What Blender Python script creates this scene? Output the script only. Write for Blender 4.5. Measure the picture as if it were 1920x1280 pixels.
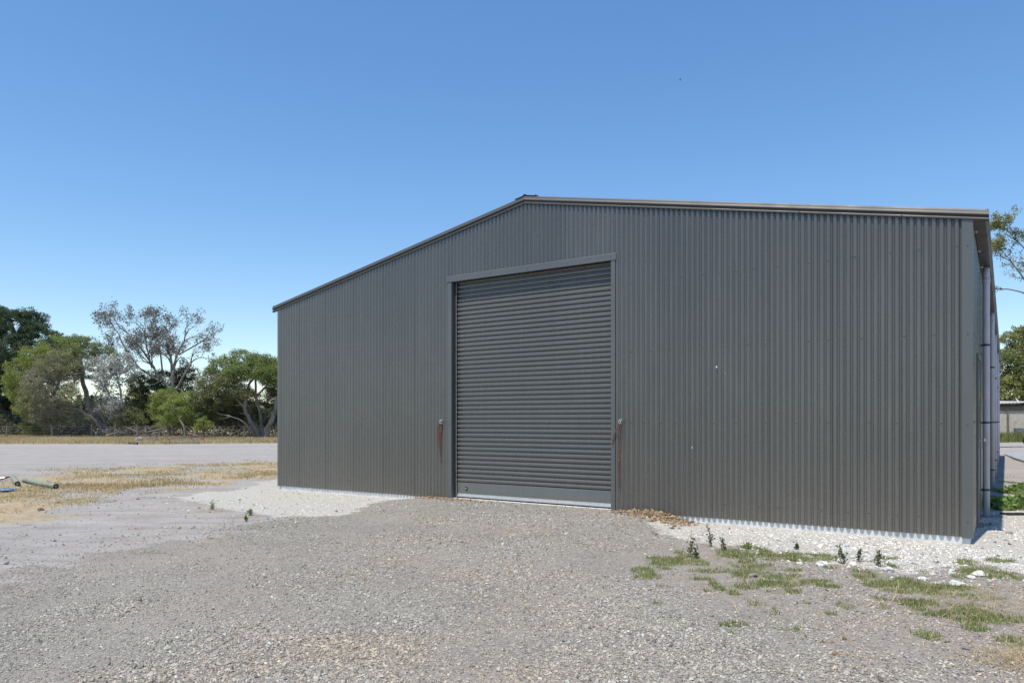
import bpy, math, random
import numpy as np
from mathutils import Vector, Matrix

random.seed(7)
rng = np.random.default_rng(11)
scene = bpy.context.scene
for o in list(bpy.data.objects):
    bpy.data.objects.remove(o, do_unlink=True)
col = scene.collection

# ------------------------------------------------------------------ camera, sky, sun
F = 1376.0            # focal length in pixels of the 1920 wide photograph
CAMZ = 1.306
HZ = 790.0            # row of the horizon
cam_d = bpy.data.cameras.new('camera')
cam = bpy.data.objects.new('camera', cam_d)
col.objects.link(cam)
cam.location = (0, 0, CAMZ)
cam.rotation_euler = (math.radians(90), 0, 0)
cam_d.sensor_width = 36
cam_d.lens = 36 * F / 1920
cam_d.shift_y = (HZ - 640) / 1920
cam_d.clip_start = 0.1
cam_d.clip_end = 5000
scene.camera = cam

SUN_DIR = Vector((-.664, -.827, 2.714)).normalized()      # towards the sun
world = bpy.data.worlds.new('World')
scene.world = world
world.use_nodes = True
wn = world.node_tree
bg = wn.nodes['Background']
sky = wn.nodes.new('ShaderNodeTexSky')
sky.sky_type = 'NISHITA'
sky.sun_disc = False
sky.sun_elevation = math.asin(SUN_DIR.z)
sky.sun_rotation = math.atan2(SUN_DIR.x, SUN_DIR.y)
sky.altitude = 0
sky.air_density = 1.0
sky.dust_density = 0.15
sky.ozone_density = 2.2
hsv = wn.nodes.new('ShaderNodeHueSaturation')          # clear, deep summer blue
hsv.inputs['Hue'].default_value = 0.503
hsv.inputs['Saturation'].default_value = 1.3
hsv.inputs['Value'].default_value = 1.57
gam = wn.nodes.new('ShaderNodeGamma'); gam.inputs['Gamma'].default_value = .85
wn.links.new(sky.outputs[0], gam.inputs['Color'])
wn.links.new(gam.outputs[0], hsv.inputs['Color'])
wn.links.new(hsv.outputs[0], bg.inputs[0])
bg.inputs[1].default_value = 0.145

sun_d = bpy.data.lights.new('sun', 'SUN')
sun_d.energy = 5.0
sun_d.angle = math.radians(0.53)
sun_d.color = (1.0, 0.915, 0.77)
sun = bpy.data.objects.new('sun', sun_d)
col.objects.link(sun)
sun.location = (0, 0, 30)
sun.rotation_euler = SUN_DIR.to_track_quat('Z', 'Y').to_euler()

scene.view_settings.view_transform = 'Standard'
scene.view_settings.look = 'None'
scene.view_settings.exposure = 0.0
scene.view_settings.gamma = 1.0
scene.render.engine = 'CYCLES'
scene.cycles.max_bounces = 8
scene.cycles.transparent_max_bounces = 8

# ------------------------------------------------------------------ helpers
GZ = -0.06
WV = np.array([.8295, -.5585])       # along the front wall of the shed, left to right
NV = np.array([.5585, .8295])        # into the shed
L0 = np.array([-4.768, 14.98])       # left front corner of the shed


def gpt(px, py, z=GZ):
    Y = F * (CAMZ - z) / (py - HZ)
    return ((px - 960) / F * Y, Y)


def at(px, py, Y):
    return ((px - 960) / F * Y, Y, CAMZ + (HZ - py) / F * Y)


def sstep(a, b, x):
    t = np.clip((x - a) / (b - a), 0, 1)
    return t * t * (3 - 2 * t)


def hash2(ix, iy, seed):
    h = (ix.astype(np.int64) * 374761393 + iy.astype(np.int64) * 668265263 + seed * 1274126177) & 0xffffffff
    h = ((h ^ (h >> 13)) * 1103515245) & 0xffffffff
    h = (h ^ (h >> 16)) & 0xffffffff
    return h / 4294967295.0


def vnoise(x, y, scale, seed=0):
    x = np.asarray(x, float) / scale
    y = np.asarray(y, float) / scale
    ix = np.floor(x); iy = np.floor(y)
    fx = x - ix; fy = y - iy
    fx = fx * fx * (3 - 2 * fx); fy = fy * fy * (3 - 2 * fy)
    a = hash2(ix, iy, seed); b = hash2(ix + 1, iy, seed)
    c = hash2(ix, iy + 1, seed); d = hash2(ix + 1, iy + 1, seed)
    return (a + (b - a) * fx) * (1 - fy) + (c + (d - c) * fx) * fy - .5


def fnoise(x, y, scale, seed=0, octv=3):
    r = 0; amp = 1
    for k in range(octv):
        r = r + amp * vnoise(x, y, scale / 2 ** k, seed + k * 17)
        amp *= .5
    return r


def tag(o, label=None, cat=None, group=None, kind=None):
    if label: o['label'] = label
    if cat: o['category'] = cat
    if group: o['group'] = group
    if kind: o['kind'] = kind
    return o


def empty(name, loc=(0, 0, 0), rz=0):
    o = bpy.data.objects.new(name, None)
    col.objects.link(o)
    o.location = loc
    o.rotation_euler = (0, 0, rz)
    return o


def link(name, me, mats, parent=None):
    o = bpy.data.objects.new(name, me)
    col.objects.link(o)
    if not isinstance(mats, (list, tuple)):
        mats = [mats]
    for m in mats:
        me.materials.append(m)
    if parent is not None:
        o.parent = parent
    return o


def np_mesh(name, V, Fc, mats, parent=None, smooth=False, colr=None, attrs=None):
    """V (n,3) array, Fc (m,k) array of faces with k corners"""
    V = np.asarray(V, np.float32); Fc = np.asarray(Fc, np.int32)
    me = bpy.data.meshes.new(name)
    m, k = Fc.shape
    me.vertices.add(len(V)); me.vertices.foreach_set('co', V.ravel())
    me.loops.add(m * k); me.loops.foreach_set('vertex_index', Fc.ravel())
    me.polygons.add(m)
    me.polygons.foreach_set('loop_start', np.arange(0, m * k, k, dtype=np.int32))
    me.polygons.foreach_set('loop_total', np.full(m, k, np.int32))
    me.polygons.foreach_set('use_smooth', np.full(m, smooth))
    me.update(calc_edges=True)
    if colr is not None:
        a = me.color_attributes.new('col', 'FLOAT_COLOR', 'POINT')
        c = np.ones((len(V), 4), np.float32); c[:, :3] = colr
        a.data.foreach_set('color', c.ravel())
    for nm, val in (attrs or {}).items():
        a = me.attributes.new(nm, 'FLOAT', 'POINT')
        a.data.foreach_set('value', np.asarray(val, np.float32))
    return link(name, me, mats, parent)


class MB:
    """collects simple shapes, builds ONE mesh object"""
    def __init__(s):
        s.v = []; s.f = []; s.m = []; s.mi = 0

    def add(s, vs, fs):
        n = len(s.v)
        s.v += [tuple(p) for p in vs]
        for f in fs:
            s.f.append([i + n for i in f]); s.m.append(s.mi)

    def box(s, a, b, bev=0):
        x0, y0, z0 = a; x1, y1, z1 = b
        s.add([(x0, y0, z0), (x1, y0, z0), (x1, y1, z0), (x0, y1, z0), (x0, y0, z1), (x1, y0, z1), (x1, y1, z1), (x0, y1, z1)],
              [(0, 3, 2, 1), (4, 5, 6, 7), (0, 1, 5, 4), (1, 2, 6, 5), (2, 3, 7, 6), (3, 0, 4, 7)])

    def tube(s, pts, rad, n=8, cap=True, jit=0.0):
        pts = [Vector(p) for p in pts]
        if not isinstance(rad, (list, tuple)):
            rad = [rad] * len(pts)
        up = Vector((0, 0, 1))
        rings = []
        for i, p in enumerate(pts):
            d = (pts[min(i + 1, len(pts) - 1)] - pts[max(i - 1, 0)])
            if d.length < 1e-9: d = Vector((0, 0, 1))
            d.normalize()
            if i == 0:
                a = d.cross(up if abs(d.z) < .9 else Vector((1, 0, 0))).normalized()
            else:
                a = (a - d * a.dot(d))
                if a.length < 1e-6: a = d.orthogonal()
                a.normalize()
            b = d.cross(a)
            r = [p + (a * math.cos(2 * math.pi * k / n) + b * math.sin(2 * math.pi * k / n)) * rad[i] * (1 + random.uniform(-jit, jit)) for k in range(n)]
            rings.append(r)
        vs = [q for r in rings for q in r]
        fs = []
        for i in range(len(rings) - 1):
            for k in range(n):
                k2 = (k + 1) % n
                fs.append((i * n + k, i * n + k2, (i + 1) * n + k2, (i + 1) * n + k))
        if cap:
            fs.append(tuple(range(n - 1, -1, -1)))
            fs.append(tuple((len(rings) - 1) * n + k for k in range(n)))
        s.add(vs, fs)

    def sweep(s, prof, p0, p1, closed=False):
        """profile list of (v, z) extruded between two 3D offsets (given as function points)"""
        a = [(p0[0], p0[1] + q[0], p0[2] + q[1]) for q in prof]
        b = [(p1[0], p1[1] + q[0], p1[2] + q[1]) for q in prof]
        n = len(prof)
        fs = [(i, i + 1, n + i + 1, n + i) for i in range(n - 1)]
        if closed:
            fs.append((n - 1, 0, n, 2 * n - 1))
            fs.append(tuple(range(n - 1, -1, -1))); fs.append(tuple(range(n, 2 * n)))
        s.add(a + b, fs)

    def build(s, name, mats, parent=None, smooth=False, bevel=0):
        me = bpy.data.meshes.new(name)
        me.from_pydata(s.v, [], s.f)
        me.update()
        o = link(name, me, mats, parent)
        if isinstance(mats, (list, tuple)):
            me.polygons.foreach_set('material_index', s.m)
        if smooth:
            me.polygons.foreach_set('use_smooth', [True] * len(me.polygons))
        if bevel:
            b = o.modifiers.new('bevel', 'BEVEL'); b.width = bevel; b.segments = 2; b.limit_method = 'ANGLE'
        return o


# ------------------------------------------------------------------ materials
class Mat:
    def __init__(s, name, rough=.6, spec=.5, metal=0):
        s.m = bpy.data.materials.new(name); s.m.use_nodes = True
        s.t = s.m.node_tree; s.b = s.t.nodes['Principled BSDF']
        s.b.inputs['Roughness'].default_value = rough
        s.b.inputs['Specular IOR Level'].default_value = spec
        s.b.inputs['Metallic'].default_value = metal

    def n(s, typ, **kw):
        nd = s.t.nodes.new(typ)
        for k, v in kw.items():
            if k.startswith('i_'):
                nd.inputs[k[2:].replace('_', ' ')].default_value = v
            else:
                setattr(nd, k, v)
        return nd

    def l(s, a, b):
        s.t.links.new(a, b)

    def coord(s, kind='Object'):
        return s.n('ShaderNodeTexCoord').outputs[kind]

    def noise(s, scale, detail=4, rough=.55, vec=None, dist=0):
        nd = s.n('ShaderNodeTexNoise')
        nd.inputs['Scale'].default_value = scale; nd.inputs['Detail'].default_value = detail
        nd.inputs['Roughness'].default_value = rough; nd.inputs['Distortion'].default_value = dist
        s.l(vec if vec is not None else s.coord(), nd.inputs['Vector'])
        return nd.outputs['Fac']

    def mapping(s, scale):
        nd = s.n('ShaderNodeMapping'); nd.inputs['Scale'].default_value = scale
        s.l(s.coord(), nd.inputs['Vector'])
        return nd.outputs[0]

    def ramp(s, fac, stops, interp='LINEAR'):
        nd = s.n('ShaderNodeValToRGB'); cr = nd.color_ramp; cr.interpolation = interp
        while len(cr.elements) < len(stops): cr.elements.new(.5)
        for e, (p, c) in zip(cr.elements, stops):
            e.position = p
            e.color = (*c, 1) if isinstance(c, (tuple, list)) else (c, c, c, 1)
        s.l(fac, nd.inputs[0])
        return nd.outputs[0]

    def mix(s, fac, a, b, mode='MIX'):
        nd = s.n('ShaderNodeMix', data_type='RGBA', blend_type=mode)
        for ii, val in ((0, fac), (6, a), (7, b)):
            sock = nd.inputs[ii]
            if isinstance(val, (int, float)):
                sock.default_value = val if ii == 0 else (val, val, val, 1)
            elif isinstance(val, tuple): sock.default_value = (*val, 1)
            else: s.l(val, sock)
        return nd.outputs[2]

    def math(s, op, a, b=None, c=None, clamp=False):
        nd = s.n('ShaderNodeMath', operation=op, use_clamp=clamp)
        for i, val in enumerate((a, b, c)):
            if val is None: continue
            if isinstance(val, (int, float)): nd.inputs[i].default_value = val
            else: s.l(val, nd.inputs[i])
        return nd.outputs[0]

    def color(s, c):
        if isinstance(c, tuple): s.b.inputs['Base Color'].default_value = (*c, 1)
        else: s.l(c, s.b.inputs['Base Color'])

    def bump(s, h, strength=.3, dist=.01, prev=None):
        nd = s.n('ShaderNodeBump'); nd.inputs['Strength'].default_value = strength
        nd.inputs['Distance'].default_value = dist
        s.l(h, nd.inputs['Height'])
        if prev is not None: s.l(prev, nd.inputs['Normal'])
        s.l(nd.outputs[0], s.b.inputs['Normal'])
        return nd.outputs[0]


def speckled(name, c0, c1, scale, rough=.7, bump=.3, bdist=.005, spec=.3, metal=0, detail=5):
    M = Mat(name, rough, spec, metal)
    nz = M.noise(scale, detail)
    M.color(M.ramp(nz, [(.35, c0), (.65, c1)]))
    if bump: M.bump(M.noise(scale * 2.5, detail), bump, bdist)
    return M.m


def paint_mat(name, base, rough=.38, spec=.5, dust=0.25):
    M = Mat(name, rough, spec)
    big = M.noise(.9, 4, vec=M.mapping((1, 1, .35)))
    streak = M.noise(14, 4, vec=M.mapping((1, 1, .06)))
    fine = M.noise(160, 3)
    a = M.ramp(big, [(.3, tuple(c * .93 for c in base)), (.7, tuple(c * 1.07 for c in base))])
    s1 = M.ramp(streak, [(.5, (0, 0, 0)), (.78, (1, 1, 1))])
    dustc = M.mix(M.math('MULTIPLY', s1, dust * .35), a, (.22, .205, .175))
    # dust that settled on the lowest half metre of the wall
    xyz = M.n('ShaderNodeSeparateXYZ'); M.l(M.coord(), xyz.inputs[0])
    low = M.math('SUBTRACT', 1.0, M.math('DIVIDE', xyz.outputs[2], 1.6), clamp=True)
    lowf = M.math('MULTIPLY', M.math('MULTIPLY', low, low), M.ramp(fine, [(.3, 0.1), (.75, 1.0)]))
    c = M.mix(M.math('MULTIPLY', lowf, dust * 1.1, clamp=True), dustc, (.24, .21, .17))
    at_ = M.n('ShaderNodeAttribute', attribute_name='tint')
    mul = M.math('ADD', 1.0, at_.outputs['Fac'])
    cm = M.n('ShaderNodeVectorMath', operation='SCALE'); M.l(c, cm.inputs[0]); M.l(mul, cm.inputs['Scale'])
    M.color(cm.outputs[0])
    M.l(M.ramp(M.noise(3, 3), [(.3, rough * .85), (.7, rough * 1.2)]), M.b.inputs['Roughness'])
    M.bump(M.noise(1.6, 3, vec=M.mapping((1, 1, .6))), .35, .005)
    return M.m


WALL = paint_mat('grey_painted_steel', (.081, .081, .076), .27, .9, .4)
DOORM = paint_mat('grey_door_steel', (.098, .100, .097), .27, .6, .35)
TRIM = paint_mat('blue_grey_flashing_steel', (.10, .107, .11), .32, .6, .15)
GUTT = paint_mat('gutter_steel', (.035, .033, .03), .4, .5, .1)
BARGE = paint_mat('barge_steel', (.068, .07, .068), .45, .45, .1)
GALV = speckled('galvanised_steel', (.55, .57, .6), (.75, .76, .78), 40, .35, .1, .001, .5, .6)
ZINC = speckled('zinc_plated_steel', (.35, .36, .4), (.65, .66, .7), 60, .3, 0, .001, .5, .9)
DULL = speckled('dull_grey_wire', (.16, .16, .16), (.26, .26, .26), 40, .6, 0)
DARKR = speckled('black_rubber', (.012, .012, .014), (.03, .03, .03), 30, .7, .1)
PVC = speckled('pale_grey_pvc', (.46, .47, .53), (.53, .54, .6), 5, .4, .05, .001, .5)
CONC = speckled('white_concrete', (.55, .55, .54), (.72, .71, .69), 9, .85, .4, .006, .2)
STRAPM = speckled('dark_strap', (.03, .05, .06), (.06, .08, .09), 30, .5, 0)
ROPE = speckled('red_brown_rope', (.13, .045, .03), (.25, .11, .08), 300, .85, .5, .002)
SCREW = speckled('grey_screw_head', (.07, .075, .075), (.12, .12, .12), 90, .3, 0, .001, .6)
WHITE = speckled('white_dropping', (.7, .7, .68), (.85, .85, .82), 90, .8, 0)
RUST = speckled('rusty_steel', (.09, .05, .035), (.2, .11, .07), 25, .85, .3)


def leaf_mat(name, trans=.35, rough=.55):
    M = Mat(name, rough, .35)
    a = M.n('ShaderNodeAttribute', attribute_name='col')
    M.color(a.outputs['Color'])
    tr = M.n('ShaderNodeBsdfTranslucent'); M.l(a.outputs['Color'], tr.inputs[0])
    mx = M.n('ShaderNodeMixShader'); mx.inputs[0].default_value = trans
    M.l(M.b.outputs[0], mx.inputs[1]); M.l(tr.outputs[0], mx.inputs[2])
    M.l(mx.outputs[0], M.t.nodes['Material Output'].inputs[0])
    return M.m


def attr_mat(name, rough=.85, spec=.2, bump=0, bscale=200):
    M = Mat(name, rough, spec)
    a = M.n('ShaderNodeAttribute', attribute_name='col')
    nz = M.noise(bscale, 3)
    M.color(M.mix(1.0, a.outputs['Color'], M.ramp(nz, [(.3, .75), (.7, 1.15)]), 'MULTIPLY'))
    if bump: M.bump(nz, bump, .003)
    return M.m


LEAF = leaf_mat('leaves')
BLADE = leaf_mat('grass_blades', .4)
STONE = attr_mat('crushed_stone', .85, .25)
CLOD = attr_mat('dry_clods', .95, .1, .4, 120)


def bark_mat(name, c0, c1):
    M = Mat(name, .9, .15)
    nz = M.noise(5, 6, .65, M.mapping((1, 1, .25)))
    M.color(M.ramp(nz, [(.3, c0), (.7, c1)]))
    M.bump(M.noise(14, 5, .6, M.mapping((1, 1, .25))), .8, .05)
    return M.m


BARK_GREY = bark_mat('grey_bark', (.13, .115, .1), (.32, .29, .26))
BARK_DARK = bark_mat('dark_bark', (.05, .04, .035), (.13, .105, .085))
BARK_PALE = bark_mat('pale_gum_bark', (.22, .19, .17), (.45, .41, .38))
DEADW = bark_mat('bleached_dead_wood', (.12, .11, .1), (.3, .28, .26))
POSTW = bark_mat('weathered_post_wood', (.13, .12, .1), (.27, .25, .22))
TREATED = bark_mat('green_treated_pine', (.18, .21, .17), (.32, .35, .30))

# ------------------------------------------------------------------ ground regions
def poly_sd(x, y, poly):
    """signed distance to polygon, positive inside"""
    P = np.array(poly, float); n = len(P)
    best = np.full(x.shape, 1e9); inside = np.zeros(x.shape, bool)
    for i in range(n):
        ax, ay = P[i]; bx, by = P[(i + 1) % n]
        dx, dy = bx - ax, by - ay
        t = np.clip(((x - ax) * dx + (y - ay) * dy) / (dx * dx + dy * dy + 1e-12), 0, 1)
        best = np.minimum(best, np.hypot(x - ax - t * dx, y - ay - t * dy))
        if ay != by:
            c = ((ay > y) != (by > y)) & (x < (bx - ax) * (y - ay) / (by - ay) + ax)
            inside ^= c
    return np.where(inside, best, -best)


def G(pts):
    return [gpt(*p) for p in pts]


P_GRAVEL = G([(-900, 1120), (-200, 1100), (0, 1092), (90, 1084), (190, 1072), (270, 1050), (330, 1030), (420, 1022), (500, 1000),
              (570, 984), (610, 966), (680, 948), (760, 934), (800, 930), (830, 926), (1200, 952), (1215, 978), (1275, 1000), (1235, 1030), (1190, 1052), (1240, 1090),
              (1400, 1150), (1560, 1220), (1700, 1290), (2000, 1600), (0, 2600), (-2500, 1900), (-1800, 1200)])
P_WHITE1 = G([(330, 932), (420, 916), (520, 896), (560, 880), (860, 905), (860, 936), (800, 934), (700, 946), (630, 962), (600, 972), (540, 968), (450, 956), (400, 944)])
P_WHITE2 = G([(1185, 948), (1830, 990), (1842, 975), (1885, 948), (1960, 945), (2200, 950), (2300, 1100), (1930, 1084), (1850, 1062), (1770, 1062), (1700, 1072), (1640, 1050), (1540, 1052), (1480, 1036), (1420, 1030), (1340, 1030), (1290, 1010), (1230, 985)])
P_STRAW2 = G([(-900, 905), (-200, 898), (0, 893), (100, 889), (200, 880), (330, 871), (520, 866), (700, 862), (800, 872), (700, 892), (520, 896), (420, 905), (330, 908), (250, 914), (190, 926), (130, 945), (60, 952), (0, 962), (-200, 980), (-900, 1000)])
P_PATH = G([(1883, 853), (1893, 850), (2300, 850), (2300, 905), (2000, 880), (1935, 871), (1905, 862)])
GREEN = [(1250, 1050, 42, 7), (1292, 1048, 26, 8), (1272, 1036, 14, 5), (1380, 1040, 42, 8), (1435, 1040, 24, 11), (1500, 1046, 60, 8), (1545, 1046, 26, 7), (1420, 1062, 62, 7),
         (1460, 1092, 60, 8), (1440, 1078, 50, 7), (1395, 1078, 22, 6), (1620, 1076, 28, 8), (1560, 1150, 10, 4), (1345, 1100, 14, 8), (1376, 1112, 12, 5), (1400, 1100, 22, 5), (1470, 1108, 40, 5),
         (1515, 1128, 12, 4), (1590, 1136, 30, 10), (1690, 1098, 60, 16), (1750, 1108, 60, 14), (1800, 1108, 50, 9), (1800, 1146, 90, 18), (1740, 1135, 60, 14), (1850, 1072, 55, 9), (1800, 1082, 28, 8), (1885, 1082, 35, 5),
         (1732, 1190, 22, 10), (1905, 1160, 26, 8), (1905, 1204, 34, 10), (1540, 1098, 16, 4), (1204, 1068, 20, 4), (1330, 1070, 36, 4), (1860, 1118, 28, 5), (1240, 1056, 30, 4),
         (1406, 1030, 14, 4), (1310, 1056, 16, 3), (1450, 1140, 6, 3), (1540, 1170, 14, 4), (1650, 1100, 30, 6),
         (140, 936, 20, 3), (45, 1004, 12, 2), (50, 985, 12, 2), (280, 1036, 26, 2), (210, 940, 10, 2),
         (1896, 935, 24, 10), (1908, 948, 30, 12), (1886, 922, 10, 5), (1930, 925, 30, 20), (1884, 950, 8, 5), (1870, 900, 10, 8), (1868, 930, 8, 8), (1915, 870, 25, 3)]
_r = random.Random(4)
GREEN += [(_r.uniform(1200, 1900), _r.uniform(1040, 1185), _r.uniform(6, 26), _r.uniform(2, 5)) for _ in range(46)]
GREENW = []
for cx, cy, rx, ry in GREEN:
    x, y = gpt(cx, cy); x2, _ = gpt(cx + rx, cy); _, y2 = gpt(cx, cy - ry); _, y3 = gpt(cx, cy + ry)
    GREENW.append((x, y, abs(x2 - x), abs(y2 - y3) / 2))
BROWN = [(1240, 968, 42, 9), (1210, 962, 30, 8), (1270, 980, 25, 6), (1230, 1003, 8, 3), (1290, 1012, 20, 4), (1318, 1042, 30, 5), (1350, 1062, 24, 4), (820, 938, 30, 5), (880, 940, 50, 4), (1400, 1092, 26, 4), (1530, 1062, 36, 4), (470, 968, 40, 4), (545, 972, 30, 4),
         (1840, 1100, 60, 7), (1600, 1066, 30, 5), (1900, 1245, 36, 10), (1620, 1230, 60, 6), (1560, 1200, 40, 5), (410, 1010, 40, 6), (385, 958, 40, 5), (290, 990, 50, 3)]
BROWNW = []
for cx, cy, rx, ry in BROWN:
    x, y = gpt(cx, cy); x2, _ = gpt(cx + rx, cy); _, y2 = gpt(cx, cy - ry); _, y3 = gpt(cx, cy + ry)
    BROWNW.append((x, y, abs(x2 - x), abs(y2 - y3) / 2))


def blobs(x, y, B, seed):
    r = np.zeros(x.shape)
    nz = fnoise(x, y, .35, seed) * .9
    for bx, by, rx, ry in B:
        m = (np.abs(x - bx) < rx * 2) & (np.abs(y - by) < ry * 2)
        if not m.any(): continue
        d = np.sqrt(((x[m] - bx) / rx) ** 2 + ((y[m] - by) / ry) ** 2) + nz[m]
        r[m] = np.maximum(r[m], sstep(1.25, .55, d))
    return r


def regions(x, y):
    x = np.asarray(x, float); y = np.asarray(y, float)
    nz = fnoise(x, y, 1.6, 3) * .55
    nb = fnoise(x, y, 6, 5) * 2.5
    gp_ = poly_sd(x, y, P_GRAVEL)
    g = sstep(-.9, .6, gp_ + nz * 2.0 + fnoise(x, y, .35, 4) * .9)
    nw = fnoise(x, y, .8, 9) * .3
    nw2 = fnoise(x, y, .3, 14) * .45
    w = sstep(-.4, .4, np.maximum(poly_sd(x, y, P_WHITE1) + nw * 1.6 + nw2, poly_sd(x, y, P_WHITE2) + nw + nw2 * .8))
    s2 = sstep(-.5, .6, poly_sd(x, y, P_STRAW2) + nz * 2.2)
    s1 = sstep(43.5, 45.5, y + nb * .6 + sstep(-30, 0, x) * -4.5)
    leftonly = sstep(8, 4, x - y * .2)
    s2 = s2 * (.3 + .7 * sstep(-.4, .25, fnoise(x, y, .9, 67) + .05))
    fringe = sstep(-3.2, -.3, poly_sd(x, y, P_STRAW2)) * sstep(.0, .35, fnoise(x, y, 1.3, 68)) * .7
    s = np.maximum(np.maximum(s2 * .95, fringe), s1)
    q = blobs(x, y, GREENW, 21)
    b = blobs(x, y, BROWNW, 31)
    rightmix = sstep(-.8, .8, x - .3 + nz) * sstep(9.5, 8.0, y - x * .3 + nz)     # loose soil on the right of the gravel
    return g, w, s, q, b, rightmix


def gz(x, y):
    x = np.asarray(x, float); y = np.asarray(y, float)
    dx = x - L0[0]; dy = y - L0[1]
    u = dx * WV[0] + dy * WV[1]; v = dx * NV[0] + dy * NV[1]
    mound = .068 * sstep(3.0, 4.3, u) * sstep(9.0, 8.0, u) * sstep(-5.5, -.6, v)
    inside = sstep(-.5, 0, u) * sstep(12.5, 12, u) * sstep(-.35, -.1, v)
    nz = fnoise(x, y, 1.4, 41) * .03 + vnoise(x, y, .28, 44) * .012
    far = np.clip((y - 20) / 40, 0, 1) * fnoise(x, y, 9, 47) * .12
    near = sstep(-1.2, -.15, v) * sstep(1, .0, v - 24) * sstep(-1.5, -.2, u) * sstep(13.8, 12.5, u)
    return GZ - .018 * near * (1 - mound / .068) + mound + nz * (1 - near * .85) + far * (1 - inside)


def axis(lo, hi, step, far0, far1):
    a = list(np.arange(lo, hi + 1e-6, step))
    s = step; p = lo; left = []
    while p > far0:
        s = min(s * 1.1, 60); p -= s; left.append(p)
    s = step; p = hi; right = []
    while p < far1:
        s = min(s * 1.1, 60); p += s; right.append(p)
    return np.array(left[::-1] + a + right)


xs = axis(-9, 8.5, .06, -900, 900)
ys = axis(3.0, 16, .06, -60, 1400)
XX, YY = np.meshgrid(xs, ys)
gx = XX.ravel(); gy = YY.ravel()
zz = gz(gx, gy)
nx, ny = len(xs), len(ys)
idx = np.arange(nx * ny).reshape(ny, nx)
faces = np.stack([idx[:-1, :-1].ravel(), idx[:-1, 1:].ravel(), idx[1:, 1:].ravel(), idx[1:, :-1].ravel()], 1)
rg, rw, rs, rq, rb, rm = regions(gx, gy)

M = Mat('ground_surface', .95, .12)
gco = M.coord()
def A(n):
    return M.n('ShaderNodeAttribute', attribute_name=n).outputs['Fac']
n_lo = M.noise(.5, 5, .6); n_mid = M.noise(3.2, 6, .62); n_hi = M.noise(26, 6, .65); n_fine = M.noise(120, 4, .6)
def soft(attr, k=.5, lo=.42, hi=.58):
    """attribute mask whose edge is broken up by noise"""
    j = M.math('MULTIPLY', M.math('SUBTRACT', M.noise(7, 6, .7), .5), k * 2)
    return M.ramp(M.math('ADD', A(attr), j), [(lo, 0.0), (hi, 1.0)])
n_str = M.math('ADD', M.math('MULTIPLY', M.noise(2.6, 6, .7, M.mapping((.55, 1.6, 1))), .55), M.math('MULTIPLY', M.noise(.9, 6, .75, M.mapping((.12, 1.5, 1))), .45))
sand = M.ramp(n_str, [(.36, (.25, .235, .22)), (.46, (.35, .335, .322)), (.56, (.40, .385, .373)), (.66, (.45, .435, .425))])
sand = M.mix(M.math('MULTIPLY', M.ramp(n_lo, [(.45, 0.0), (.65, 1.0)]), .5), sand, (.37, .325, .28))
# dark crumbs and small clods on the sand
vor = M.n('ShaderNodeTexVoronoi'); vor.inputs['Scale'].default_value = 22; M.l(gco, vor.inputs['Vector'])
crumb = M.math('MULTIPLY', M.ramp(vor.outputs['Distance'], [(.12, 1.0), (.24, 0.0)]), M.ramp(M.noise(2.0, 5, .7), [(.44, 0.0), (.56, 1.0)]))
sand = M.mix(M.math('MULTIPLY', crumb, .75), sand, (.14, .125, .11))
vs_ = M.n('ShaderNodeTexVoronoi'); vs_.inputs['Scale'].default_value = 85; M.l(gco, vs_.inputs['Vector'])
grv = M.ramp(n_hi, [(.3, (.17, .16, .142)), (.5, (.29, .27, .24)), (.7, (.4, .375, .335))])
grv = M.mix(.45, grv, M.ramp(vs_.outputs['Color'], [(.2, (.12, .12, .12)), (.5, (.25, .24, .225)), (.85, (.42, .4, .37))]))
grv = M.mix(M.math('MULTIPLY', M.ramp(n_lo, [(.4, 0.0), (.62, 1.0)]), .55), grv, (.37, .34, .305))
wht = M.ramp(n_hi, [(.3, (.32, .31, .28)), (.45, (.46, .45, .415)), (.7, (.59, .575, .53))])
vw = M.n('ShaderNodeTexVoronoi'); vw.inputs['Scale'].default_value = 40; M.l(gco, vw.inputs['Vector'])
wht = M.mix(M.math('MULTIPLY', M.ramp(vw.outputs['Distance'], [(.1, 1.0), (.2, 0.0)]), M.ramp(M.noise(5, 4), [(.48, 0.0), (.6, .8)])), wht, (.3, .29, .27))
strw = M.ramp(M.noise(9, 6, .75), [(.3, (.25, .19, .115)), (.5, (.42, .34, .22)), (.72, (.58, .5, .36))])
strw = M.mix(M.math('MULTIPLY', M.ramp(M.noise(.25, 4), [(.5, 0.0), (.7, 1.0)]), .4), strw, (.3, .3, .12))
grn = M.ramp(n_hi, [(.3, (.13, .14, .07)), (.7, (.26, .25, .15))])
brn = M.ramp(n_hi, [(.3, (.25, .2, .15)), (.7, (.42, .35, .27))])
soil = M.ramp(n_hi, [(.3, (.22, .195, .172)), (.7, (.38, .345, .31))])
c = M.mix(M.math('MULTIPLY', soft('mixed', .9, .3, .7), .85), sand, soil)
c = M.mix(soft('gravel', .35), c, grv)
c = M.mix(soft('white', .3), c, wht)
c = M.mix(soft('straw', .7, .4, .62), c, strw)
c = M.mix(M.math('MULTIPLY', soft('brown', 1.3, .5, .8), .55), c, brn)
c = M.mix(M.math('MULTIPLY', soft('green', .8, .4, .75), .5), c, grn)
M.color(c)
h = M.math('ADD', M.math('MULTIPLY', n_hi, .6), M.math('MULTIPLY', vs_.outputs['Distance'], .5))
b1 = M.bump(h, .9, .02)
M.bump(M.noise(5, 6, .7), .6, .06, b1)
GROUND = M.m
ground = np_mesh('ground', np.stack([gx, gy, zz], 1), faces, GROUND, smooth=True,
                 attrs={'gravel': rg, 'white': rw, 'straw': rs, 'green': rq, 'brown': rb, 'mixed': rm})
tag(ground, kind='structure')

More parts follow.
